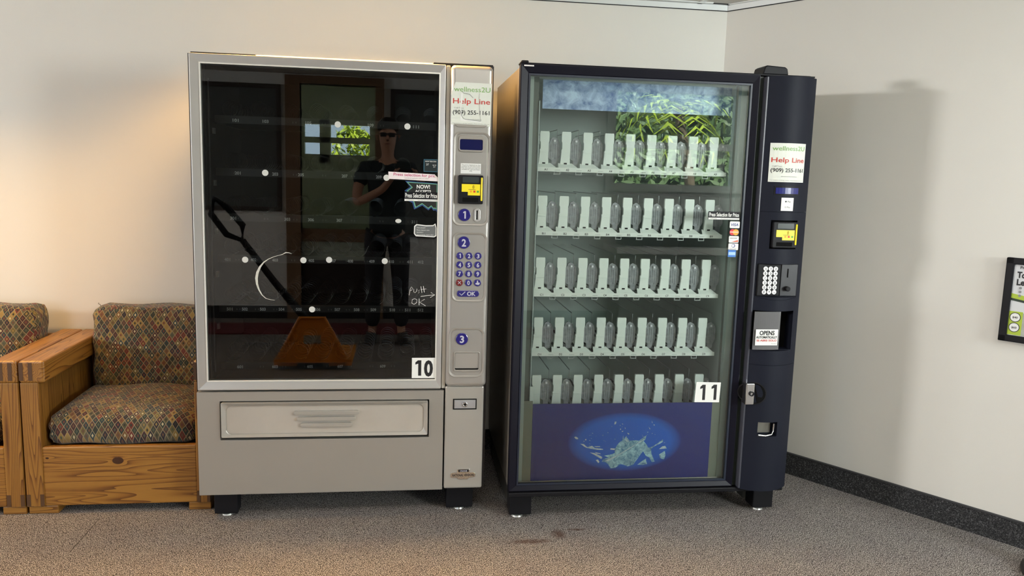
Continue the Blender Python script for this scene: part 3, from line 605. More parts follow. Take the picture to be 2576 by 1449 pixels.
# scratched C shaped residue and hand written note
def ribbon(name, pts, ws, y, m, parent):
    bm = bmesh.new(); A, B_ = [], []
    for i, (x, z) in enumerate(pts):
        a = pts[max(0, i-1)]; b = pts[min(len(pts)-1, i+1)]; t = Vector((b[0]-a[0], b[1]-a[1])).normalized(); w = ws[i]
        A.append((x - t.y*w, z + t.x*w)); B_.append((x + t.y*w, z - t.x*w))
    prism(bm, A + B_[::-1], y-.0006, y); return finish(name, bm, m, parent)
Cp = [(.368, 1.083), (.357, 1.087), (.345, 1.087), (.333, 1.080), (.319, 1.076), (.300, 1.070), (.280, 1.061), (.262, 1.048), (.248, 1.030), (.238, 1.008), (.234, .985), (.236, .962), (.243, .940), (.254, .920), (.268, .907), (.284, .902), (.302, .900)]
ribbon('peeled_sticker_residue', Cp, [.0005, .0015, .0017, .0011, .0009, .001, .0013, .0022, .0036, .0048, .005, .004, .0028, .0019, .0012, .0008, .0005], YG, mat('residue_white', (.62, .62, .55), .6, noise=(120, .35)), m1)
PEN = mat('white_marker', (.80, .80, .78), .6)
bm = bmesh.new()
def stroke(pts, r=.0011): tube(bm, [(x, YG-.0008, z) for x, z in pts], r, 4)
hx, hz = .818, .930
stroke([(hx+.004, hz-.006), (hx+.008, hz+.018), (hx+.013, hz+.028), (hx+.018, hz+.022), (hx+.014, hz+.014), (hx+.007, hz+.012)], .0008)
stroke([(hx+.022, hz+.019), (hx+.022, hz+.008), (hx+.027, hz+.004), (hx+.033, hz+.009), (hx+.035, hz+.020)], .0008)
stroke([(hx+.046, hz+.016), (hx+.040, hz+.012), (hx+.045, hz+.007), (hx+.040, hz+.002)], .0005)
stroke([(hx+.050, hz+.030), (hx+.055, hz+.004)]); stroke([(hx+.060, hz+.031), (hx+.064, hz+.006)]); stroke([(hx+.050, hz+.017), (hx+.072, hz+.020)], .0008)
stroke([(hx+.050, hz-.011), (hx+.075, hz-.007), (hx+.106, hz-.004)]); stroke([(hx+.090, hz+.006), (hx+.106, hz-.004), (hx+.088, hz-.015)])
stroke([(hx+.026, hz-.020), (hx+.017, hz-.024), (hx+.015, hz-.038), (hx+.024, hz-.043), (hx+.034, hz-.036), (hx+.035, hz-.024), (hx+.026, hz-.020)])
stroke([(hx+.044, hz-.020), (hx+.044, hz-.046)]); stroke([(hx+.066, hz-.022), (hx+.046, hz-.034), (hx+.070, hz-.049)])
finish('handwritten_note', bm, PEN, m1)

# ------------------------------------------------------------------ dark drinks machine
m2 = thing('drink_vending_machine', 'dark blue-black drink vending machine with five white-tabbed shelves, numbered 11, near the corner', 'vending machine', (1.2303, -.0962, 0))
BS = brushed_mat()
boxes('cabinet', [(.004, .030, .042, .806, .132, 1.822), (.925, 1.17, .042, .806, .132, 1.822), (.03, .925, .042, .806, 1.81, 1.822), (.03, .925, .78, .806, .132, 1.81), (.03, .925, .042, .78, .132, .16)], BS, m2, .003)
LIN = mat('grey_green_liner', (.42, .50, .46), .55)
boxes('interior_liner', [(.032, .060, .046, .70, .16, 1.80), (.90, .924, .046, .70, .16, 1.80), (.06, .90, .68, .70, .16, 1.80), (.06, .90, .11, .68, 1.79, 1.80), (.06, .90, .09, .68, .42, .43)], LIN, m2)
frame('door_frame', sq(.0, .955, .134, 1.829), sq(.034, .926, .158, 1.793), 0, .042, DKFRAME, m2, .004, yi=.010)
frame('inner_gasket', sq(.033, .927, .157, 1.794), sq(.040, .920, .163, 1.787), .008, .02, mat('gasket_blue', (.012, .018, .035), .4), m2)
box('top_cap', -.002, 1.165, .004, .05, 1.826, 1.833, BLACK, m2, .002)
hg = boxes('hinge', [(.002, .03, -.002, .03, 1.829, 1.840)], BLACK, m2, .004)
box('hinge_plate', .012, .05, -.003, .0, 1.818, 1.823, CHROME, hg)
G2 = glass_mat('display_glass_clear', (.95, .975, .965), 1.52)
box('display_glass', .036, .925, .014, .019, .158, 1.792, G2, m2)
box('gap_strip', .956, .974, .012, .042, .134, 1.822, mat('dark_green_strip', (.015, .022, .016), .25, coat=.4), m2)
# convex control column, built in horizontal slices so that the pockets are real
def cf(x): return -.054 * max(0., 1 - ((x - 1.072) / .118) ** 2)
def onc(x, z, y): return (x, cf(x) + y, z)
XA, XB = .974, 1.187
def slice_(bm, z0, z1, x0=XA, x1=XB, rec=None):
    n = 14; P = [(x0 + (x1-x0)*i/n, cf(x0 + (x1-x0)*i/n)) for i in range(n+1)]
    if rec:
        a, b, dp = rec; Q = [p for p in P if p[0] < a] + [(a, cf(a)), (a, dp), (b, dp), (b, cf(b))] + [p for p in P if p[0] > b]; P = Q
    P = P + [(x1, .045), (x0, .045)]
    A = [bm.verts.new((x, y, z0)) for x, y in P]; B_ = [bm.verts.new((x, y, z1)) for x, y in P]
    bm.faces.new(A); bm.faces.new(B_[::-1])
    for i in range(len(P)): bm.faces.new((A[i], A[(i+1) % len(P)], B_[(i+1) % len(P)], B_[i]))
bm = bmesh.new()
slice_(bm, 1.2955, 1.822)
finish('upper_column', bm, DKBLUE, m2, sharp=.5)
bm = bmesh.new()
slice_(bm, 1.262, 1.2945); slice_(bm, 1.147, 1.262, rec=(1.020, 1.134, -.018)); slice_(bm, 1.086, 1.147); slice_(bm, .951, 1.086, rec=(.984, 1.160, -.022)); slice_(bm, .894, .951); slice_(bm, .730, .894, rec=(.978, 1.152, .036)); slice_(bm, .6695, .730)
finish('middle_column', bm, DKBLUE, m2, sharp=.5)
bm = bmesh.new(); slice_(bm, .428, .6685); slice_(bm, .367, .428, rec=(1.027, 1.111, -.010)); slice_(bm, .130, .367); finish('lower_column', bm, DKBLUE, m2, sharp=.5)
boxes('column_edge', [(.972, .980, -.022, .03, .134, 1.820)], mat('edge_grey_blue', (.055, .058, .075), .3), m2, .002)
plate('lock_bolt_cover', [(.968, 1.833), (1.075, 1.833), (1.070, 1.858), (1.060, 1.864), (.985, 1.868), (.975, 1.862)], .012, .11, BLACK, m2, .004)
boxes('latch_plate', [(1.07, 1.172, -.018, .035, 1.823, 1.829)], BLACK, m2, .002)
boxes('base_rail', [(.0, 1.178, -.006, .05, .112, .130)], BLACK, m2, .003)
help_sign(m2, None, .998, 1.146, 1.565, 1.413, -.0022, fn=onc)
# lcd
def cplate(name, x0, x1, z0, z1, y, m, parent, r=.003, th=.001):
    bm = bmesh.new(); n = 8
    A = [bm.verts.new(onc(x0+(x1-x0)*i/n, z1, y)) for i in range(n+1)]; B_ = [bm.verts.new(onc(x0+(x1-x0)*i/n, z0, y)) for i in range(n+1)]
    C = [bm.verts.new(onc(x0+(x1-x0)*i/n, z1, y+th)) for i in range(n+1)]; E_ = [bm.verts.new(onc(x0+(x1-x0)*i/n, z0, y+th)) for i in range(n+1)]
    for i in range(n):
        for a, b in ((A, B_), (C, E_), (A, C), (B_, E_)): bm.faces.new((a[i], a[i+1], b[i+1], b[i]))
    bm.faces.new((A[0], B_[0], E_[0], C[0])); bm.faces.new((A[n], B_[n], E_[n], C[n]))
    return finish(name, bm, m, parent)
s = cplate('display_bezel', 1.022, 1.130, 1.361, 1.397, -.0012, BLACK, m2)
cplate('display_screen', 1.028, 1.124, 1.367, 1.391, -.0020, mat('lcd_blue', (.012, .016, .16), .25), s)
s = cplate('pay_sticker', 1.052, 1.104, 1.300, 1.352, -.0015, WHITE, m2)
text('lettering', 'Pay', 1.078, 1.334, .0065, INK, s, -.0025, w=.013, fn=onc); text('lettering', 'G Pay', 1.066, 1.312, .0065, GREYT, s, -.0025, w=.024, fn=onc)
plate('apple_mark', circ(1.070, 1.337, .0032, 14), -.0025, -.0016, INK, s, fn=onc)
boxes('reader_pocket', [(1.020, 1.134, -.0190, -.0178, 1.147, 1.262)], BLACKM, m2)
reader(m2, 1.026, 1.130, 1.152, 1.256, -.030, True)
# keypad
kp = box('keypad_panel', .986, 1.083, -.034, -.022, .954, 1.084, BLACK, m2, .003)
kl = ['A', '1', '2', 'B', '3', '4', 'C', '5', '6', 'D', '7', '8', 'E', '9', '0', 'F', '*', '-']
KW = mat('key_white', (.78, .79, .80), .35)
for i, k in enumerate(kl):
    x = 1.0155 + .0215*(i % 3); z = 1.0655 - .0190*(i // 3)
    b = plate('keypad_key', circ(x, z, .0095, 20), -.038, -.034, KW, m2, .001)
    if k == '1': one(x, z-.005, .010, .0035, INK, b, -.0382)
    else: text('symbol', k, x, z-.005, .010, INK, b, -.0384, align='CENTER', w=.0065, bold=.01)
cp = box('coin_panel', 1.086, 1.157, -.030, -.022, .954, 1.084, mat('coin_panel_black', (.02, .021, .026), .4), m2, .002)
box('coin_slit', 1.112, 1.117, -.0312, -.030, 1.030, 1.066, BLACKM, cp)
bm = bmesh.new(); prism(bm, circ(1.113, .985, .010), -.048, -.030); finish('reject_button', bm, BLACK, cp, .002)
bm = bmesh.new(); n = 12
P = [(.978 + .186*i/n, .951 - .012*math.sin(PI*i/n)) for i in range(n+1)]
prism(bm, P, -.0015, .002, onc); finish('keypad_lip', bm, DKBLUE, m2)
# delivery port with a curved clear door
boxes('port_recess', [(.979, 1.151, .028, .0365, .731, .893)], BLACKM, m2)
bm = bmesh.new(); n = 12
P = [(.978 + .112*i/n, -.036 + .0 - .016*math.sin(PI*(.25 + .5*i/n))) for i in range(n+1)]; P2 = [(x, y+.003) for x, y in P[::-1]]
A = [bm.verts.new((x, y, .735)) for x, y in P+P2]; B_ = [bm.verts.new((x, y, .892)) for x, y in P+P2]
bm.faces.new(A); bm.faces.new(B_[::-1])
for i in range(len(A)): bm.faces.new((A[i], A[(i+1) % len(A)], B_[(i+1) % len(A)], B_[i]))
pd = finish('delivery_door', bm, mat('smoky_plastic', (.13, .13, .135), .2, coat=.3), m2)
s = plate('opens_label', sq(.985, 1.080, .754, .820), -.0545, -.0535, WHITE, pd)
text('lettering', 'OPENS', 1.033, .797, .018, INK, s, -.0552, w=.064, align='CENTER', bold=.03); text('lettering', 'AUTOMATICALLY', 1.0325, .783, .010, INK, s, -.0552, w=.090, align='CENTER', bold=.03)
text('lettering', 'SE ABRE SOLO', 1.0325, .7705, .0085, RED, s, -.0552, w=.086, align='CENTER', bold=.02); text('lettering', 'Dixie-Narco', 1.066, .7595, .004, GREYT, s, -.0552, w=.024, align='CENTER')
plate('port_sill', [(.976, .731), (1.152, .731), (1.150, .722), (1.06, .716), (.978, .722)], -.0015, .004, DKBLUE, m2, fn=onc)
# lock handle
lk = frame('lock_cup', circ(1.000, .548, .051, 32, .048), circ(1.000, .548, .047, 32, .044), -.0010, .004, mat('cup_rim', (.012, .012, .013), .5, spec=.2), m2)
for v in lk.data.vertices: v.co.y += cf(v.co.x)
s = plate('painted_cup_recess', circ(1.000, .548, .046, 28, .043), -.0008, .003, BLACKM, m2, fn=onc)  # flat black disc, coloured to look like a shaded recess
h = box('lock_handle', .962, .998, -.054, -.018, .505, .594, CHROME, m2, .003)
bm = bmesh.new(); ring(bm, circ(.985, .552, .010), circ(.985, .552, .006), -.060, -.054); finish('lock_cylinder', bm, BLACK, h)
plate('keyhole', circ(.985, .552, .0055, 14), -.057, -.054, CHROME, h)
# coin return
cr = box('coin_return', 1.029, 1.098, -.0135, -.0105, .372, .424, mat('return_steel', (.28, .27, .24), .3, .7), m2, .001)
bm = bmesh.new(); tube(bm, [(1.029, -.052, .374), (1.06, -.054, .371), (1.088, -.050, .375), (1.096, -.046, .390), (1.098, -.044, .42)], .003, 6); finish('return_lip', bm, CHROME, cr)
# legs
for x0, x1, yy in ((.012, .105, .045), (1.075, 1.165, .045), (.012, .105, .70), (1.075, 1.165, .70)):
    lg = box('leg', x0, x1, yy, yy+.08, .014, .112, BLACK, m2, .004)
    bm = bmesh.new(); lathe(bm, [(0, 0), (.024, 0), (.022, .006), (.010, .010), (.010, .02), (0, .02)], (x0+x1)/2-.01, yy+.03, 18); finish('levelling_foot', bm, MT['foot_zinc'], lg)
[box('side_runner', a, a+.02, .12, .70, .03, .112, mat('runner_grey', (.09, .09, .08), .5, .3), m2) for a in (1.06, .012)]
# inside of the display
hd = box('header_panel', .112, .905, .145, .150, 1.677, 1.790, water_mat('water_header_print', (.08, .17, .45), (.60, .78, 1.0), 24), m2)
YB = .046
bp = box('splash_panel', .097, .862, YB, YB+.006, .158, .487, blue_panel_mat(.492, .321, .245, .128), m2)
boxes('door_liner', [(.036, .0965, YB+.001, YB+.008, .16, .50), (.8625, .922, YB+.001, YB+.008, .16, .50)], mat('sage_liner', (.20, .22, .17), .6), m2)
boxes('liner_strip', [(.036, .085, YB+.03, YB+.036, .49, 1.79), (.893, .922, YB+.03, YB+.036, .49, 1.79)], mat('dim_sage_liner', (.13, .15, .13), .6), m2)
boxes('bright_edge', [(.0865, .0890, YB+.02, YB+.036, .50, 1.70), (.083, .100, YB+.004, YB+.010, .487, .56)], mat('edge_white', (.72, .80, .76), .4), m2, .001)
boxes('shelf_bracket', [(.040, .095, YB+.036, YB+.060, z-.010, z+.013) for z in (1.545, 1.290, 1.035)], mat('bracket_pale', (.36, .40, .38), .5), m2)
WT = mat('white_tab', (.84, .90, .84), .5, noise=(25, .06)); WR = mat('white_rail', (.84, .88, .82), .5)
CLR = mat('smoky_clear_bracket', (.30, .315, .33), .25, coat=.3, noise=(60, .5)); WIRE = mat('lane_wire', (.30, .32, .32), .35, .5); DKG = mat('lane_gap_dark', (.008, .009, .009), .7); SLAT = mat('lane_floor', (.50, .54, .52), .45)
# tab
def mk(name, fn_, m, sm=False):
    bm = bmesh.new(); fn_(bm); bmesh.ops.recalc_face_normals(bm, faces=bm.faces); me = bpy.data.meshes.new(name); bm.to_mesh(me); bm.free(); me.materials.append(m); return me
def tabf(bm):
    prism(bm, [(-.018, .138), (-.0195, .132), (-.0195, .100), (-.0165, .094), (-.0165, .070), (-.0195, .066), (-.0195, .048), (-.0225, .016), (-.0225, .006), (.0165, .006), (.0165, .016), (.0155, .048), (.0165, .066), (.0165, .094), (.0185, .100), (.0185, .132), (.017, .138)], -.002, .010)
    bx(bm, -.018, .0155, -.0045, -.002, .056, .060)
tab_me = mk('tab', tabf, WT)
def basef(bm):
    # splayed foot plate sloping to the front
    A = [(-.030, .004, .014), (.026, .004, .014), (.046, -.020, -.004), (-.034, -.020, -.004)]
    v = [bm.verts.new(p) for p in A] + [bm.verts.new((x, y, z-.006)) for x, y, z in A]
    for f in ((0,1,2,3),(4,5,6,7),(0,1,5,4),(1,2,6,5),(2,3,7,6),(3,0,4,7)): bm.faces.new([v[i] for i in f])
foot_me = mk('tab_foot', basef, WT)
def notchf(bm): bx(bm, -.008, .004, -.004, -.0025, .010, .0155)
notch_me = mk('notch', notchf, BLACKM)
def clearf(bm):
    prism(bm, [(-.022, .030), (-.025, .038), (-.025, .090), (-.021, .093), (-.014, .112), (-.004, .118), (.006, .112), (.012, .110), (.019, .098), (.022, .090), (.022, .040), (.013, .026), (.010, .004), (-.012, .004), (-.012, .026)], .010, .020)
    for k in range(4): bx(bm, -.015+.009*k, -.0135+.009*k, .008, .010, .03 + .006*(k % 2), .088 + .008*(k % 2))
    bx(bm, -.018, .016, .0085, .010, .060, .0615); bx(bm, -.012, .010, .0085, .010, .080, .0812)
clear_me = mk('clear', clearf, CLR)
def catchf(bm): bx(bm, -.005, .003, .002, .007, .098, .106)
catch_me = mk('catch', catchf, mat('catch_white', (.75, .75, .78), .3))
def tagf(bm): ring(bm, sq(-.013, .013, -.020, -.006), sq(-.010, .010, -.017, -.009), -.004, -.001); bx(bm, -.010, .012, -.006, -.001, -.003, -.001)
tagh_me = mk('tagholder', tagf, mat('tag_clear', (.36, .38, .37), .4))
def inst(name, me, parent, loc):
    o = bpy.data.objects.new(name, me); COL.objects.link(o); o.parent = parent; o.location = loc; return o
YP = .120
for r_, (lt, z) in enumerate((('A', 1.449), ('B', 1.194), ('C', .944), ('D', .696), ('E', .452))):
    x0 = .092
    t = boxes('shelf', [(x0, .878, YP-.022, YP-.016, z-.020, z-.004)], WR, m2)
    bm = bmesh.new()
    bx(bm, x0, .88, YP, .66, z-.022, z-.018)
    finish('shelf_floor', bm, SLAT, t)
    bm = bmesh.new()
    for k in range(9):
        cx = .122 + .0882*k
        for q in (-.022, .006): bx(bm, cx+q, cx+q+.014, YP+.03, .64, z-.0178, z-.0170)
    finish('lane_slots', bm, DKG, t)
    bm = bmesh.new()
    for k in range(1, 10):
        cx = .122 + .0882*k - .030
        bx(bm, cx, cx+.0022, YP+.05, YP+.052, z-.01, z+.150); bx(bm, cx, cx+.0022, YP+.05, .64, z+.147, z+.150)
    finish('lane_dividers', bm, WIRE, t)
    for k in range(9):
        cx = .122 + .0882*k
        tb = inst('bottle_stop', tab_me, t, (cx, YP, z)); 
        inst('foot_plate', foot_me, tb, (0, 0, 0)); inst('notch', notch_me, tb, (0, 0, 0))
        if k < 9:
            cb = inst('clear_bracket', clear_me, t, (cx+.044, YP+.008, z)); inst('catch', catch_me, cb, (0, 0, 0))
        if r_ < 4:
            text('lane_number', '%s%d' % (lt, k+1), cx+.004, z-.0165, .0085, INK, t, YP-.0225, w=.013, align='CENTER', bold=.01)
            if k < 8: inst('tag_holder', tagh_me, t, (cx+.050, YP-.016, z-.012))
# splash print on the blue panel
WS = water_mat('splash_print', (.015, .14, .34), (.55, .86, .88), 55); WS2 = water_mat('splash_white_print', (.30, .50, .60), (.85, .92, .88), 60)
def spx(p, k): # outline points measured from the ellipse centre
    return [(.492 + (x-1300)/8.52/f_*1.0, .321 - (z-690)/8.52/f_) for x, z in p]
f_ = 585.
bm = bmesh.new()
def blob(p): prism(bm, spx(p, 0), YB-.0006, YB)
blob([(1090, 850), (1130, 760), (1190, 690), (1240, 660), (1250, 560), (1275, 640), (1300, 580), (1340, 600), (1395, 665), (1520, 660), (1600, 670), (1700, 590), (1750, 560), (1740, 640), (1700, 680), (1760, 750), (1810, 830), (1900, 800), (2040, 710), (2110, 650), (2120, 700), (2060, 740), (1950, 790), (1870, 850), (1880, 950), (1960, 1130), (1900, 1140), (1840, 1040), (1760, 1000), (1700, 900), (1640, 980), (1560, 1100), (1500, 1190), (1380, 1225), (1300, 1190), (1220, 1170), (1120, 1250), (1020, 1260), (960, 1170), (900, 1120), (820, 1110), (850, 1060), (960, 1020), (860, 980), (1000, 960), (1090, 930)])
blob([(1800, 1180), (1700, 1200), (1590, 1190), (1680, 1120), (1770, 1060), (1775, 1110)])
blob([(2050, 980), (2170, 900), (2190, 1000), (2160, 1090), (2080, 1060)])
for k in range(46):
    th_ = random.uniform(.25, 2.9); q_ = random.uniform(.45, .95); cx_, cz_ = 1300 + 1010*q_*math.cos(th_), 900 - 640*q_*math.sin(th_)
    w_ = random.uniform(6, 20); a_ = random.uniform(-.8, .8); blob([(cx_ + w_*math.cos(a_), cz_ + w_*math.sin(a_)), (cx_ - w_*.35*math.sin(a_), cz_ + w_*.35*math.cos(a_)), (cx_ - w_*math.cos(a_), cz_ - w_*math.sin(a_)), (cx_ + w_*.35*math.sin(a_), cz_ - w_*.35*math.cos(a_))])
finish('water_splash', bm, WS, bp)
bm = bmesh.new()
for p in ([(215, 570), (250, 555), (300, 590), (295, 615), (250, 610)], [(350, 715), (420, 720), (500, 790), (600, 760), (660, 810), (830, 830), (840, 855), (700, 850), (560, 820), (470, 800)], [(560, 905), (660, 920), (760, 970), (830, 1010), (810, 1050), (740, 1010), (640, 950)], [(690, 1070), (740, 1060), (770, 1110), (750, 1140)],
          [(1000, 820), (1100, 830), (1080, 860), (990, 850)], [(1060, 250), (1095, 250), (1085, 300), (1050, 310)], [(1180, 400), (1200, 405), (1195, 430), (1180, 425)], [(1275, 380), (1295, 385), (1290, 415)], [(1215, 455), (1260, 450), (1225, 475)], [(1340, 490), (1385, 515), (1370, 535), (1345, 515)],
          [(1790, 370), (1830, 420), (1815, 425)], [(1850, 240), (1870, 285), (1860, 290)], [(1890, 320), (1920, 330), (1905, 350)], [(1870, 505), (1885, 515), (1870, 525)], [(2040, 860), (2110, 800), (2170, 790), (2210, 850), (2130, 850)], [(1620, 840), (1660, 860), (1640, 880)], [(1290, 640), (1320, 560), (1340, 640), (1390, 690), (1320, 680)], [(880, 1100), (1160, 960), (1500, 760), (1700, 640), (1700, 655), (1480, 790), (1170, 985), (960, 1100)], [(440, 620), (475, 610), (465, 650)], [(640, 775), (760, 770), (780, 790), (680, 790)], [(660, 900), (780, 925), (790, 945), (700, 930)]):
    blob(p) if True else None
for v in bm.verts: v.co.y -= .0008
finish('water_highlights', bm, WS2, bp)
# stickers on the glass
YG2 = .0132
price_sticker(m2, .779, .912, 1.257, 1.289, YG2)
def cardst(z, m): return plate('payment_sticker', rr(.8935-.021, .8935+.021, z-.0145, z+.0125, .004), YG2-.0008, YG2, m, m2)
s = cardst(1.238, WHITE); text('lettering', 'VISA', .893, 1.232, .011, mat('visa_blue', (.02, .05, .25), .5), s, YG2-.0012, w=.031, align='CENTER', bold=.02, shear=.2)
s = cardst(1.208, BLACK); plate('red_circle', circ(.886, 1.207, .0125), YG2-.0012, YG2-.0008, mat('mc_red', (.65, .02, .03), .5), s); plate('orange_circle', circ(.8995, 1.207, .0125), YG2-.0016, YG2-.0012, mat('mc_orange', (.85, .38, .03), .5), s)
bm = bmesh.new(); bx(bm, .8745, .911, YG2-.0019, YG2-.0016, 1.2055, 1.2095); finish('pale_band', bm, mat('mc_pale', (.85, .60, .50), .5), s)
s = cardst(1.179, WHITE); text('lettering', 'DISCOVER', .892, 1.1805, .005, INK, s, YG2-.0012, w=.030, align='CENTER'); plate('orange_wedge', [(.884, 1.1675), (.912, 1.1675), (.912, 1.176)], YG2-.0012, YG2-.0008, mat('disc_orange', (.65, .13, .05), .5), s)
s = cardst(1.149, WHITE); bm = bmesh.new(); ring(bm, circ(.893, 1.152, .0075), circ(.892, 1.152, .0055), YG2-.0012, YG2-.0008); finish('ring_mark', bm, mat('diners_blue', (.06, .08, .30), .5), s); text('lettering', 'Diners Club', .892, 1.139, .004, GREYT, s, YG2-.0012, w=.028, align='CENTER')
s = plate('payment_sticker', sq(.873, .906, 1.106, 1.136), YG2-.0008, YG2, mat('amex_blue', (.05, .20, .62), .5), m2); box('pale_band', .875, .904, YG2-.0012, YG2-.0008, 1.114, 1.126, mat('amex_pale', (.40, .62, .85), .5), s)
s = plate('number_sticker', [(.774, .585), (.880, .582), (.877, .497), (.770, .499)], YG2-.0008, YG2, WHITE, m2)
for x in (.803, .852): one(x, .508, .065, .023, INK, s, YG2-.0009)

# ------------------------------------------------------------------ sofas
FAB = fabric_mat()
def cushion(name, x0, x1, y0, y1, z0, z1, r, parent, puff=.01, axis='y', lean=0.):
    bm = bmesh.new(); bmesh.ops.create_cube(bm, size=2); bmesh.ops.subdivide_edges(bm, edges=bm.edges[:], cuts=11, use_grid_fill=True)
    h = ((x1-x0)/2, (y1-y0)/2, (z1-z0)/2); c = ((x0+x1)/2, (y0+y1)/2, (z0+z1)/2); uvl = bm.loops.layers.uv.new('UVMap')
    for v in bm.verts:
        q = Vector((v.co.x*h[0], v.co.y*h[1], v.co.z*h[2])); inn = Vector([max(-(h[i]-r), min(h[i]-r, q[i])) for i in range(3)]); d_ = q - inn
        u_ = v.co.copy()
        if d_.length > 1e-6: q = inn + d_.normalized() * r
        if axis == 'y': q.y -= puff * (1-u_.x**2) * (1-u_.z**2) * (1 if u_.y < 0 else 0)
        else: q.z += puff * (1-u_.x**2) * (1-u_.y**2) * (1 if u_.z > 0 else -.2); q.y -= puff*.4*(1-u_.x**2)*(1 if u_.y < -.9 else 0)
        q.y += lean * (q.z + h[2])
        q += Vector(( .004*math.sin(9*u_.z+c[0]*7), .004*math.sin(7*u_.x), .004*math.sin(6*u_.x+2*u_.y)))
        v.co = q + Vector(c)
    bm.normal_update()
    for f in bm.faces:
        nrm = f.normal
        for l in f.loops:
            p = l.vert.co
            l[uvl].uv = (p.x, p.z) if abs(nrm.y) >= max(abs(nrm.x), abs(nrm.z)) else ((p.x, p.y) if abs(nrm.z) > abs(nrm.x) else (p.y, p.z))
    if axis == 'z':
        for f in bm.faces:
            for l in f.loops:
                p = l.vert.co; l[uvl].uv = (p.x, p.z*.8 + (p.y - y0) * .8) if abs(f.normal.x) < .7 else (p.y, p.z)
    return finish(name, bm, FAB, parent, smooth=True)
WX = wood_mat('pine_rail', 'x', 2.3, knots=((.352, .220, .0145), (.085, .235, .004))); WX2 = wood_mat('pine_rail_plain', 'x', 9.1, 1.0)
WY = wood_mat('pine_arm', 'y', 4.0, 1.05); WZ = wood_mat('pine_post', 'z', 1.1, .95); WZ2 = wood_mat('pine_panel', 'z', 7.7, .72)
DJ = mat('dark_joint_wood', (.085, .04, .015), .5)
def sofa(x0, w, label, front_right_thin=False):
    t = thing('pine_sofa', label, 'sofa', (x0, .112, 0), 'pine sofas with patterned cushions along the wall')
    dpt = .655
    arms = [(0, .095), (w-.053, w)] if front_right_thin else [(0, .095), (w-.095, w)]
    for a0, a1 in arms:
        ar = box('armrest', a0, a1, 0, dpt, .545, .636, WY, t, .010, seg=3)
        px1 = a0 + (.068 if a1 - a0 > .06 else .045) if a0 == 0 else a1
        px0 = a0 if a0 == 0 else a1 - min(.068, a1-a0)
        box('front_post', px0, px1, .004, .090, .032, .546, WZ, t, .004)
        box('back_post', px0, px1, dpt-.09, dpt-.004, .032, .546, WZ, t, .004)
        box('side_panel', px0+.012, px1-.006, .09, dpt-.09, .10, .546, WZ2, t)
        # finger joints at the post ends
        st_ = (px1-px0)/4
        [box('finger_joint', *b_, DJ, ar) for b_ in [(px0+st_*q+.001, px0+st_*(q+1)-.001, -.0012, .004, z0, z1) for q in (0, 2) for z0, z1 in ((.556, .628),)] + [(px0+st_*q+.001, px0+st_*(q+1)-.001, .0028, .006, .036, .085) for q in (0, 3)]]
        b0, b1 = (a0+.004, min(a1, a0+.115)) if a0 == 0 else (a1-.088, a1)
        if a0 == 0: b1 = a0 + .115
        for yy in (.012, dpt-.10): box('foot_block', b0, b1, yy, yy+.08, 0, .033, WX2, t, .003)
    rx0, rx1 = .066, w - (.050 if front_right_thin else .066)
    box('front_rail', rx0, rx1, .006, .034, .034, .282, WX if front_right_thin else WX2, t, .006)
    box('back_rail', rx0, rx1, dpt-.04, dpt-.012, .10, .62, WX2, t, .006)
    box('seat_deck', rx0, rx1, .034, dpt-.04, .235, .255, WX2, t)
    cushion('seat_cushion', .074, w-(.056 if front_right_thin else .098), .022, .545, .272, .412, .052, t, .022, 'z')
    cushion('back_cushion', .100 if front_right_thin else .10, w-(.058 if front_right_thin else .125), .44, .600, .385, .770, .042, t, .022, 'y', .07)
    return t
# right sofa, partly behind the silver machine
s2 = sofa(-.692, .708, 'pine sofa with multicoloured diamond cushions, directly left of the silver machine', True)
s1 = sofa(-.692 - .006 - .80, .80, 'pine sofa with a patterned back cushion, cut off by the left edge of the photo')
bm = bmesh.new(); tube(bm, [(.128, .52, .765), (.124, .518, .775), (.118, .515, .779), (.122, .51, .784)], .0012, 5); finish('cushion_tag', bm, mat('thread_dark', (.06, .04, .03), .8), s2)

# ------------------------------------------------------------------ framed poster on the right wall
ps = thing('framed_poster', 'black framed poster with lime green bands hanging on the right wall', 'poster', rw(1.358, 0, 0))
def pw(name, s0, s1, z0, z1, t0, t1, m, parent, bevel=0):
    bm = bmesh.new(); v = [bm.verts.new((dirx*s + nx*t, diry*s + ny*t, z)) for z in (z0, z1) for s, t in ((s0,t0),(s1,t0),(s1,t1),(s0,t1))]
    for f in ((0,1,2,3),(4,5,6,7),(0,1,5,4),(1,2,6,5),(2,3,7,6),(3,0,4,7)): bm.faces.new([v[i] for i in f])
    return finish(name, bm, m, parent, bevel)
def fpw(x, z, y): return (dirx*x + nx*y, diry*x + ny*y, z)
pb = pw('backing_print', .012, .488, .822, 1.142, -.010, 0, mat('poster_paper', (.66, .68, .70), .5), ps)
for a in ((0, .5, 1.122, 1.147), (0, .5, .817, .843), (0, .028, .817, 1.147), (.472, .5, .817, 1.147)): pw('frame_rail', a[0], a[1], a[2], a[3], -.020, 0, BLACK, ps, .003)
LIME = mat('lime_green', (.42, .55, .045), .5); DG = mat('dark_green_band', (.015, .035, .02), .5)
n = 14
up = [(.028+.444*i/n, 1.008 - .040*math.sin(PI*.5*i/n)) for i in range(n+1)]; lo = [(x, z-.018) for x, z in up]
plate('lime_band', up + lo[::-1], -.0108, -.010, LIME, pb, fn=fpw); plate('green_band', lo + [(x, z-.009) for x, z in lo[::-1]], -.0108, -.010, DG, pb, fn=fpw)
plate('lime_block', sq(.028, .075, .845, .938), -.0108, -.010, LIME, pb, fn=fpw); plate('photo_block', sq(.075, .470, .845, .934), -.0108, -.010, mat('poster_photo', (.40, .42, .36), .5, noise=(30, .4)), pb, fn=fpw)
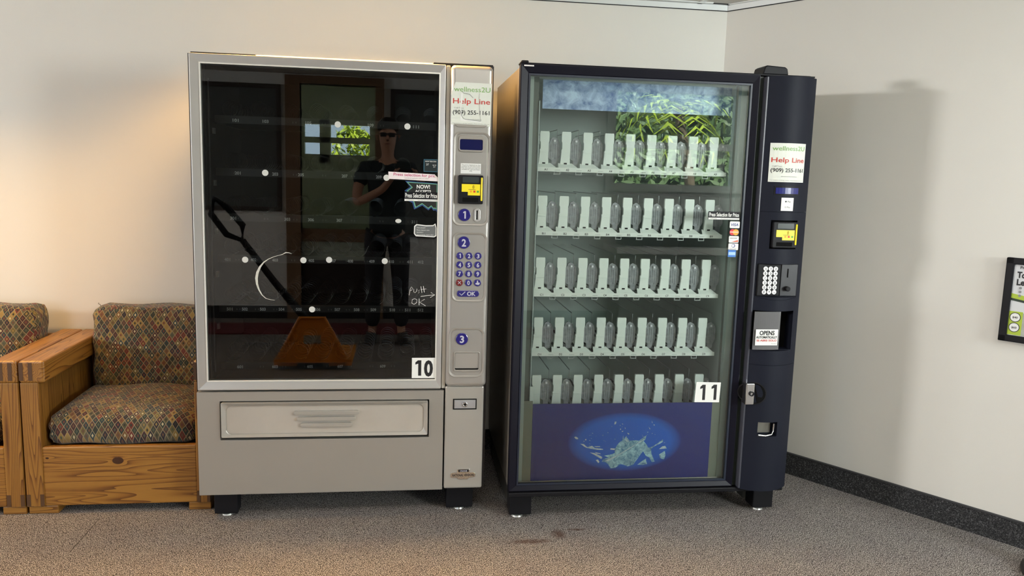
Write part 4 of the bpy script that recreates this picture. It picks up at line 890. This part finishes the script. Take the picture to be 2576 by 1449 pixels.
for z, s in ((.915, '$40'), (.875, '$60')):
    dd = plate('price_dot', circ(.050, z, .019), -.0114, -.0108, INK, pb, fn=fpw); plate('dot_face', circ(.050, z, .0165), -.0118, -.0114, WHITE, dd, fn=fpw); text('lettering', s, .050, z-.004, .008, INK, dd, -.0121, w=.018, align='CENTER', bold=.02, fn=fpw)
text('lettering', 'Pr', .048, 1.106, .011, INK, pb, -.0108, w=.014, bold=.02, fn=fpw); text('lettering', 'To', .040, 1.071, .024, INK, pb, -.0108, w=.030, bold=.04, fn=fpw); text('lettering', 'Le', .041, 1.042, .024, INK, pb, -.0108, w=.028, bold=.04, fn=fpw)
for z in (1.030, 1.013+.002, 1.000): plate('bullet_dot', circ(.056, z+.001, .005, 16), -.0112, -.0104, GREYT, pb, fn=fpw)

# ------------------------------------------------------------------ stanchion, only its base shows
sp = thing('stanchion_post', 'black belt stanchion, only its domed round base in the bottom right corner', 'stanchion', (3.222, -.712, 0))
bm = bmesh.new(); lathe(bm, [(0, 0), (.145, 0), (.148, .010), (.145, .022), (.125, .036), (.08, .048), (.04, .054), (0, .055)], 0, 0, 48); finish('domed_base', bm, mat('stanchion_black', (.022, .022, .023), .45), sp, smooth=True)
bm = bmesh.new(); lathe(bm, [(0, .05), (.030, .05), (.030, .93), (0, .93)], 0, 0, 24); finish('pole', bm, mat('stanchion_black', 0), sp)
bm = bmesh.new(); lathe(bm, [(0, .93), (.034, .93), (.034, 1.0), (.028, 1.01), (0, 1.01)], 0, 0, 24); finish('belt_head', bm, BLACK, sp)

# ------------------------------------------------------------------ pallet jack behind the camera (mirrored in the dark glass)
pj = thing('pallet_jack', 'orange pallet jack with raised black handle, mirrored in the dark glass of the silver machine', 'pallet jack', (.165, -2.42, 0))
OR = mat('orange_enamel', (.52, .17, .012), .4)
bm = bmesh.new()
A = [(-.235, .06), (.235, .06), (.235, .10), (.085, .385), (-.085, .385), (-.235, .10)]
prism(bm, A, -.03, .0); finish('frame_plate', bm, OR, pj, .004)
box('decal', -.06, .06, .0, .002, .20, .26, mat('decal_grey', (.22, .20, .16), .5), pj)
bm = bmesh.new(); tube(bm, [(-.235, .0, .10), (-.085, .0, .385), (.085, .0, .385), (.235, .0, .10)], .012, 8); finish('frame_edge', bm, OR, pj)
for s_ in (-1, 1):
    fk = box('fork', s_*.19-.08, s_*.19+.08, -.52, -.03, .03, .08, OR, pj, .006)
    bm = bmesh.new(); tube(bm, [(s_*.19-.03, -.46, .03), (s_*.19+.03, -.46, .03)], .03, 16); finish('load_wheel', bm, BLACK, fk)
bm = bmesh.new(); tube(bm, [(-.06, -.14, .09), (.06, -.14, .09)], .09, 20); finish('steer_wheel', bm, BLACK, pj)
bm = bmesh.new(); tube(bm, [(0, -.07, .12), (0, -.06, .37)], .035, 14); finish('pump', bm, BLACK, pj)
bm = bmesh.new(); tube(bm, [(-.04, -.04, .36), (-.25, .02, .64), (-.46, 0, .92)], [.030, .024, .022], 12); hd_ = finish('handle', bm, BLACK, pj)
bm = bmesh.new(); lp_ = [(-.46, 0, .92), (-.56, .02, .96), (-.66, .02, 1.10), (-.64, 0, 1.20), (-.56, -.02, 1.14), (-.46, -.02, 1.02)]; tube(bm, lp_, .022, 10, closed=True); finish('grip_loop', bm, BLACK, hd_)

# dark red mat and counter behind the photographer
tag(box('entrance_mat', -1.6, 2.2, -4.2, -3.72, .0, .012, mat('maroon_mat', (.12, .012, .015), .9, noise=(200, .3)), bevel=.004), 'dark red entrance mat on the carpet by the rear wall', 'mat')
ct = thing('counter', 'long white-topped counter below the rear window, mirrored in the drink machine glass', 'counter', (3.5, -4.2, 0))
box('counter_top', -.8, .8, -.24, .26, .74, .80, mat('counter_white', (.75, .76, .74), .25), ct, .004)
box('counter_body', -.74, .74, -.22, .20, 0, .74, mat('counter_grey', (.32, .34, .32), .6), ct)
pi_ = thing('desk_console', 'dark equipment console on the counter under the rear window', 'console', (3.5, -4.22, .80))
box('console_body', -.7, .7, -.12, .12, 0, .32, mat('console_dark', (.05, .055, .06), .4), pi_, .01)
boxes('console_panel', [(-.60, -.30, .12, .126, .12, .26), (-.2, .1, .12, .126, .12, .26), (.2, .6, .12, .126, .08, .28)], mat('console_face', (.02, .025, .03), .3), pi_)

# ------------------------------------------------------------------ plants outside the rear window
LEAF = mat('palm_leaf', (.34, .44, .03), .4, noise=(4, .5)); BARK = mat('palm_trunk', (.16, .12, .085), .8, noise=(8, .3)); LEAF2 = mat('shrub_leaf', (.10, .17, .06), .5, noise=(5, .5))
def palm(x, y, h, nf, ln, label, lean=0.):
    t = thing('palm_tree', label, 'palm tree', (x, y, -.02), 'palms outside the rear window')
    bm = bmesh.new(); tube(bm, [(lean*q*q, 0, h*q) for q in (0, .25, .5, .75, 1)], [.09, .075, .065, .06, .055], 10); finish('trunk', bm, BARK, t)
    bm = bmesh.new()
    for k in range(nf):
        a = 2*PI*k/nf + random.uniform(-.3, .3); up = random.uniform(.1, .9); L_ = ln*random.uniform(.75, 1.1)
        c0 = Vector((lean, 0, h)); prev = c0
        for j in range(1, 9):
            q = j/8; p = c0 + Vector((math.cos(a)*L_*q, math.sin(a)*L_*q, L_*(up*q - 1.1*q*q)))
            t_ = (p-prev).normalized(); side = t_.cross(Vector((0, 0, 1))).normalized()
            for s_ in (-1, 1):
                tip = p + side*s_*ln*.26*math.sin(PI*min(1, q*.9+.12)) + t_*.10 - Vector((0, 0, .07)); w_ = t_*.022
                v = [bm.verts.new(z_) for z_ in (p-w_, p+w_, tip)]; bm.faces.new(v)
                v = [bm.verts.new(z_ + Vector((0, 0, .001))) for z_ in (p-w_*.8, tip, p-w_*.2)]; bm.faces.new(v)
            prev = p
    finish('fronds', bm, LEAF, t)
palm(2.2, -7.1, 2.2, 16, .95, 'slim palm at the left of the rear window, mirrored in the glass', .25)
palm(4.35, -6.3, 2.3, 18, .85, 'tall leaning palm in the middle of the rear window, mirrored in the glass', -.35)
palm(5.6, -6.0, 2.1, 16, 1.0, 'leafy palm at the right of the rear window, mirrored in the glass', .1)
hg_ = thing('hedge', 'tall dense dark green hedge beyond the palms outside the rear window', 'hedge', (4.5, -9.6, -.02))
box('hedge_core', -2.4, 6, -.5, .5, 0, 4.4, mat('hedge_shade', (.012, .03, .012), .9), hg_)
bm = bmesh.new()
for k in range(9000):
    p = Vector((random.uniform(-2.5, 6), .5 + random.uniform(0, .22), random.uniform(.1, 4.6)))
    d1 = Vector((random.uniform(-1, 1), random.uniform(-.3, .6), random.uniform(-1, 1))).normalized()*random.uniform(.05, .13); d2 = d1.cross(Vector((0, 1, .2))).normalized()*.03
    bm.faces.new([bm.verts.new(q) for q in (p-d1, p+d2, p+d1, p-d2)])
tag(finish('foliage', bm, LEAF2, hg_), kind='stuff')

t = thing('added_tint_shrub', 'yellow-green shrub added to tint the bright corridor slots beyond the brown doorway', 'shrub', (.12, -7.7, -.02))  # shrub added to turn the bright slots yellow-green
bm = bmesh.new()
for k in range(700):
    a, b, q_ = random.uniform(0, 2*PI), random.uniform(-1.2, 1.4), random.uniform(.7, 1)
    p = Vector((.30*q_*math.cos(a)*math.cos(b), .30*q_*math.sin(a)*math.cos(b), 1.62 + .42*q_*math.sin(b)))
    d1 = Vector((random.uniform(-1, 1), random.uniform(-1, 1), random.uniform(-1, 1))).normalized()*.07; d2 = d1.cross(Vector((0, .3, 1))).normalized()*.022
    bm.faces.new([bm.verts.new(q) for q in (p-d1, p+d2, p+d1, p-d2)])
finish('foliage', bm, LEAF, t)
bm = bmesh.new(); tube(bm, [(0, 0, 0), (.03, 0, .8), (0, 0, 1.5)], [.04, .03, .02], 8); finish('stem', bm, BARK, t)

# ------------------------------------------------------------------ the photographer, standing behind the camera
per = thing('person', 'person in a dark t-shirt and trousers holding up a phone, mirrored in the dark glass', 'person', (.66, -3.42, 0))
def skinned(name, pts, edges, m, parent, sub=1):
    me = bpy.data.meshes.new(name); me.from_pydata([p[:3] for p in pts], edges, []); me.materials.append(m)
    o = bpy.data.objects.new(name, me); COL.objects.link(o); o.parent = parent
    sk = o.modifiers.new('skin', 'SKIN'); sk.use_smooth_shade = True
    me_skin = me.skin_vertices[0].data if me.skin_vertices else None
    if me_skin is None:
        bm = bmesh.new(); bm.from_mesh(me); bm.verts.layers.skin.verify(); bm.to_mesh(me); bm.free(); me_skin = me.skin_vertices[0].data
    for i, p in enumerate(pts):
        r = p[3]; me_skin[i].radius = r if isinstance(r, tuple) else (r, r); me_skin[i].use_root = (i == 0)
    o.modifiers.new('sub', 'SUBSURF').levels = sub; o.modifiers['sub'].render_levels = sub
    return o
pts = [(0, 0, .95, (.11, .08)), (0, 0, 1.12, (.11, .075)), (0, 0, 1.30, (.125, .08)), (0, .0, 1.44, (.13, .075)), (0, .005, 1.52, .052), (0, .015, 1.565, .050), (0, .045, 1.63, (.066, .072)), (0, .030, 1.70, (.078, .092)), (0, .025, 1.765, (.074, .088))]
ed = [(i, i+1) for i in range(8)]
def chain(start, L_):
    k = start
    for p in L_:
        pts.append(p); ed.append((k, len(pts)-1)); k = len(pts)-1
    return k
def hand(k, c, s):
    # four fingers and a thumb from the palm
    for j in range(4):
        q = len(pts); z = c[2] + .030 - .019*j; l_ = (.070, .078, .074, .058)[j]
        chain(k, [(c[0] + s*.010, c[1] + .030, z, .009), (c[0] + s*.022, c[1] + .030 + l_*.35, z, .008), (c[0] + s*.036, c[1] + .028 + l_*.5, z, .007)])
    chain(k, [(c[0] + s*.028, c[1] + .01, c[2] + .030, .010), (c[0] + s*.045, c[1] + .020, c[2] + .045, .008)])
# arms: both hands up at the phone (phone centre at x .14, y .28, z 1.40 in this frame)
for s, hxp in ((-1, .055), (1, .235)):
    k = chain(3, [(s*.17, -.01, 1.44, .058), (s*.235, .02, 1.30, .048), (s*.25, .06, 1.15, .042), ((hxp + s*.10)*.9, .16, 1.27, .034), (hxp + s*.02, .235, 1.365, .026), (hxp, .255, 1.40, (.030, .018))])
    hand(k, (hxp, .255, 1.40), -s)
for s in (-1, 1):
    k = chain(0, [(s*.095, 0, .86, .070), (s*.105, .01, .66, .058), (s*.11, .01, .48, .050), (s*.115, -.02, .28, .045), (s*.12, -.03, .09, .036), (s*.13, .03, .040, .038), (s*.14, .11, .030, .032)])
body = skinned('body', pts, ed, SKIN, per, 1)
sh = [(0, 0, .86, (.165, .125)), (0, 0, .98, (.162, .122)), (0, 0, 1.12, (.156, .115)), (0, 0, 1.30, (.175, .125)), (0, 0, 1.44, (.165, .100)), (0, .005, 1.50, .068)]
se = [(0, 1), (1, 2), (2, 3), (3, 4), (4, 5)]
for s in (-1, 1):
    sh += [(s*.18, -.01, 1.44, .070), (s*.238, .02, 1.29, .066)]; n_ = len(sh); se += [(4, n_-2), (n_-2, n_-1)]
skinned('t_shirt', sh, se, mat('dark_shirt', (.012, .02, .022), .9), per)
tr = [(0, 0, .99, (.156, .116))]; te = []
for s in (-1, 1):
    tr += [(s*.095, 0, .86, .108), (s*.105, .01, .66, .085), (s*.11, .01, .46, .072), (s*.118, -.02, .24, .068), (s*.12, -.03, .11, .066)]; n_ = len(tr); te += [(0, n_-5)] + [(n_-5+i, n_-4+i) for i in range(4)]
skinned('trousers', tr, te, mat('dark_trousers', (.018, .018, .022), .9), per)
bm = bmesh.new(); bmesh.ops.create_uvsphere(bm, u_segments=20, v_segments=12, radius=1)
for v in bm.verts: v.co = Vector((v.co.x*.088, v.co.y*.102 + .018, 1.765 + v.co.z*.085))
bmesh.ops.delete(bm, geom=[v for v in bm.verts if v.co.z < 1.735 or (v.co.y > .07 and v.co.z < 1.78)], context='VERTS')
finish('hair', bm, mat('dark_hair', (.012, .009, .007), .8), per, smooth=True)
bm = bmesh.new()
for s in (-1, 1): prism(bm, rr(s*.034-.024, s*.034+.024, 1.688, 1.722, .008), .122, .126)
tube(bm, [(-.082, .02, 1.715), (-.06, .118, 1.712), (.06, .118, 1.712), (.082, .02, 1.715)], .003, 6); finish('glasses', bm, BLACK, per)
bm = bmesh.new(); tube(bm, [(0, .112, 1.70), (0, .135, 1.668), (0, .118, 1.660)], [.008, .013, .010], 8); finish('nose', bm, SKIN, per, smooth=True)
bm = bmesh.new(); tube(bm, [(-.022, .112, 1.635), (0, .119, 1.634), (.022, .112, 1.635)], [.003, .006, .003], 6); finish('mouth', bm, mat('lips', (.30, .10, .08), .5), per)
for s in (-1, 1):
    bm = bmesh.new(); tube(bm, [(s*.080, .02, 1.715), (s*.092, .012, 1.70), (s*.084, .02, 1.665)], [.008, .011, .006], 8); finish('ear', bm, SKIN, per, smooth=True)
    box('shoe', s*.13-.045, s*.13+.045, -.09, .17, .0, .085, mat('shoe_dark', (.03, .028, .026), .6), per, .03, 3)
ph = thing('smartphone', 'black smartphone held up sideways by the person, mirrored in the dark glass', 'phone', (.80, -3.145, 1.40))
plate('phone_body', rr(-.074, .074, -.036, .036, .010), -.008, 0, BLACK, ph, .002)
plate('camera_bump', rr(-.068, -.035, .0, .032, .006), 0, .002, BLACKM, ph)
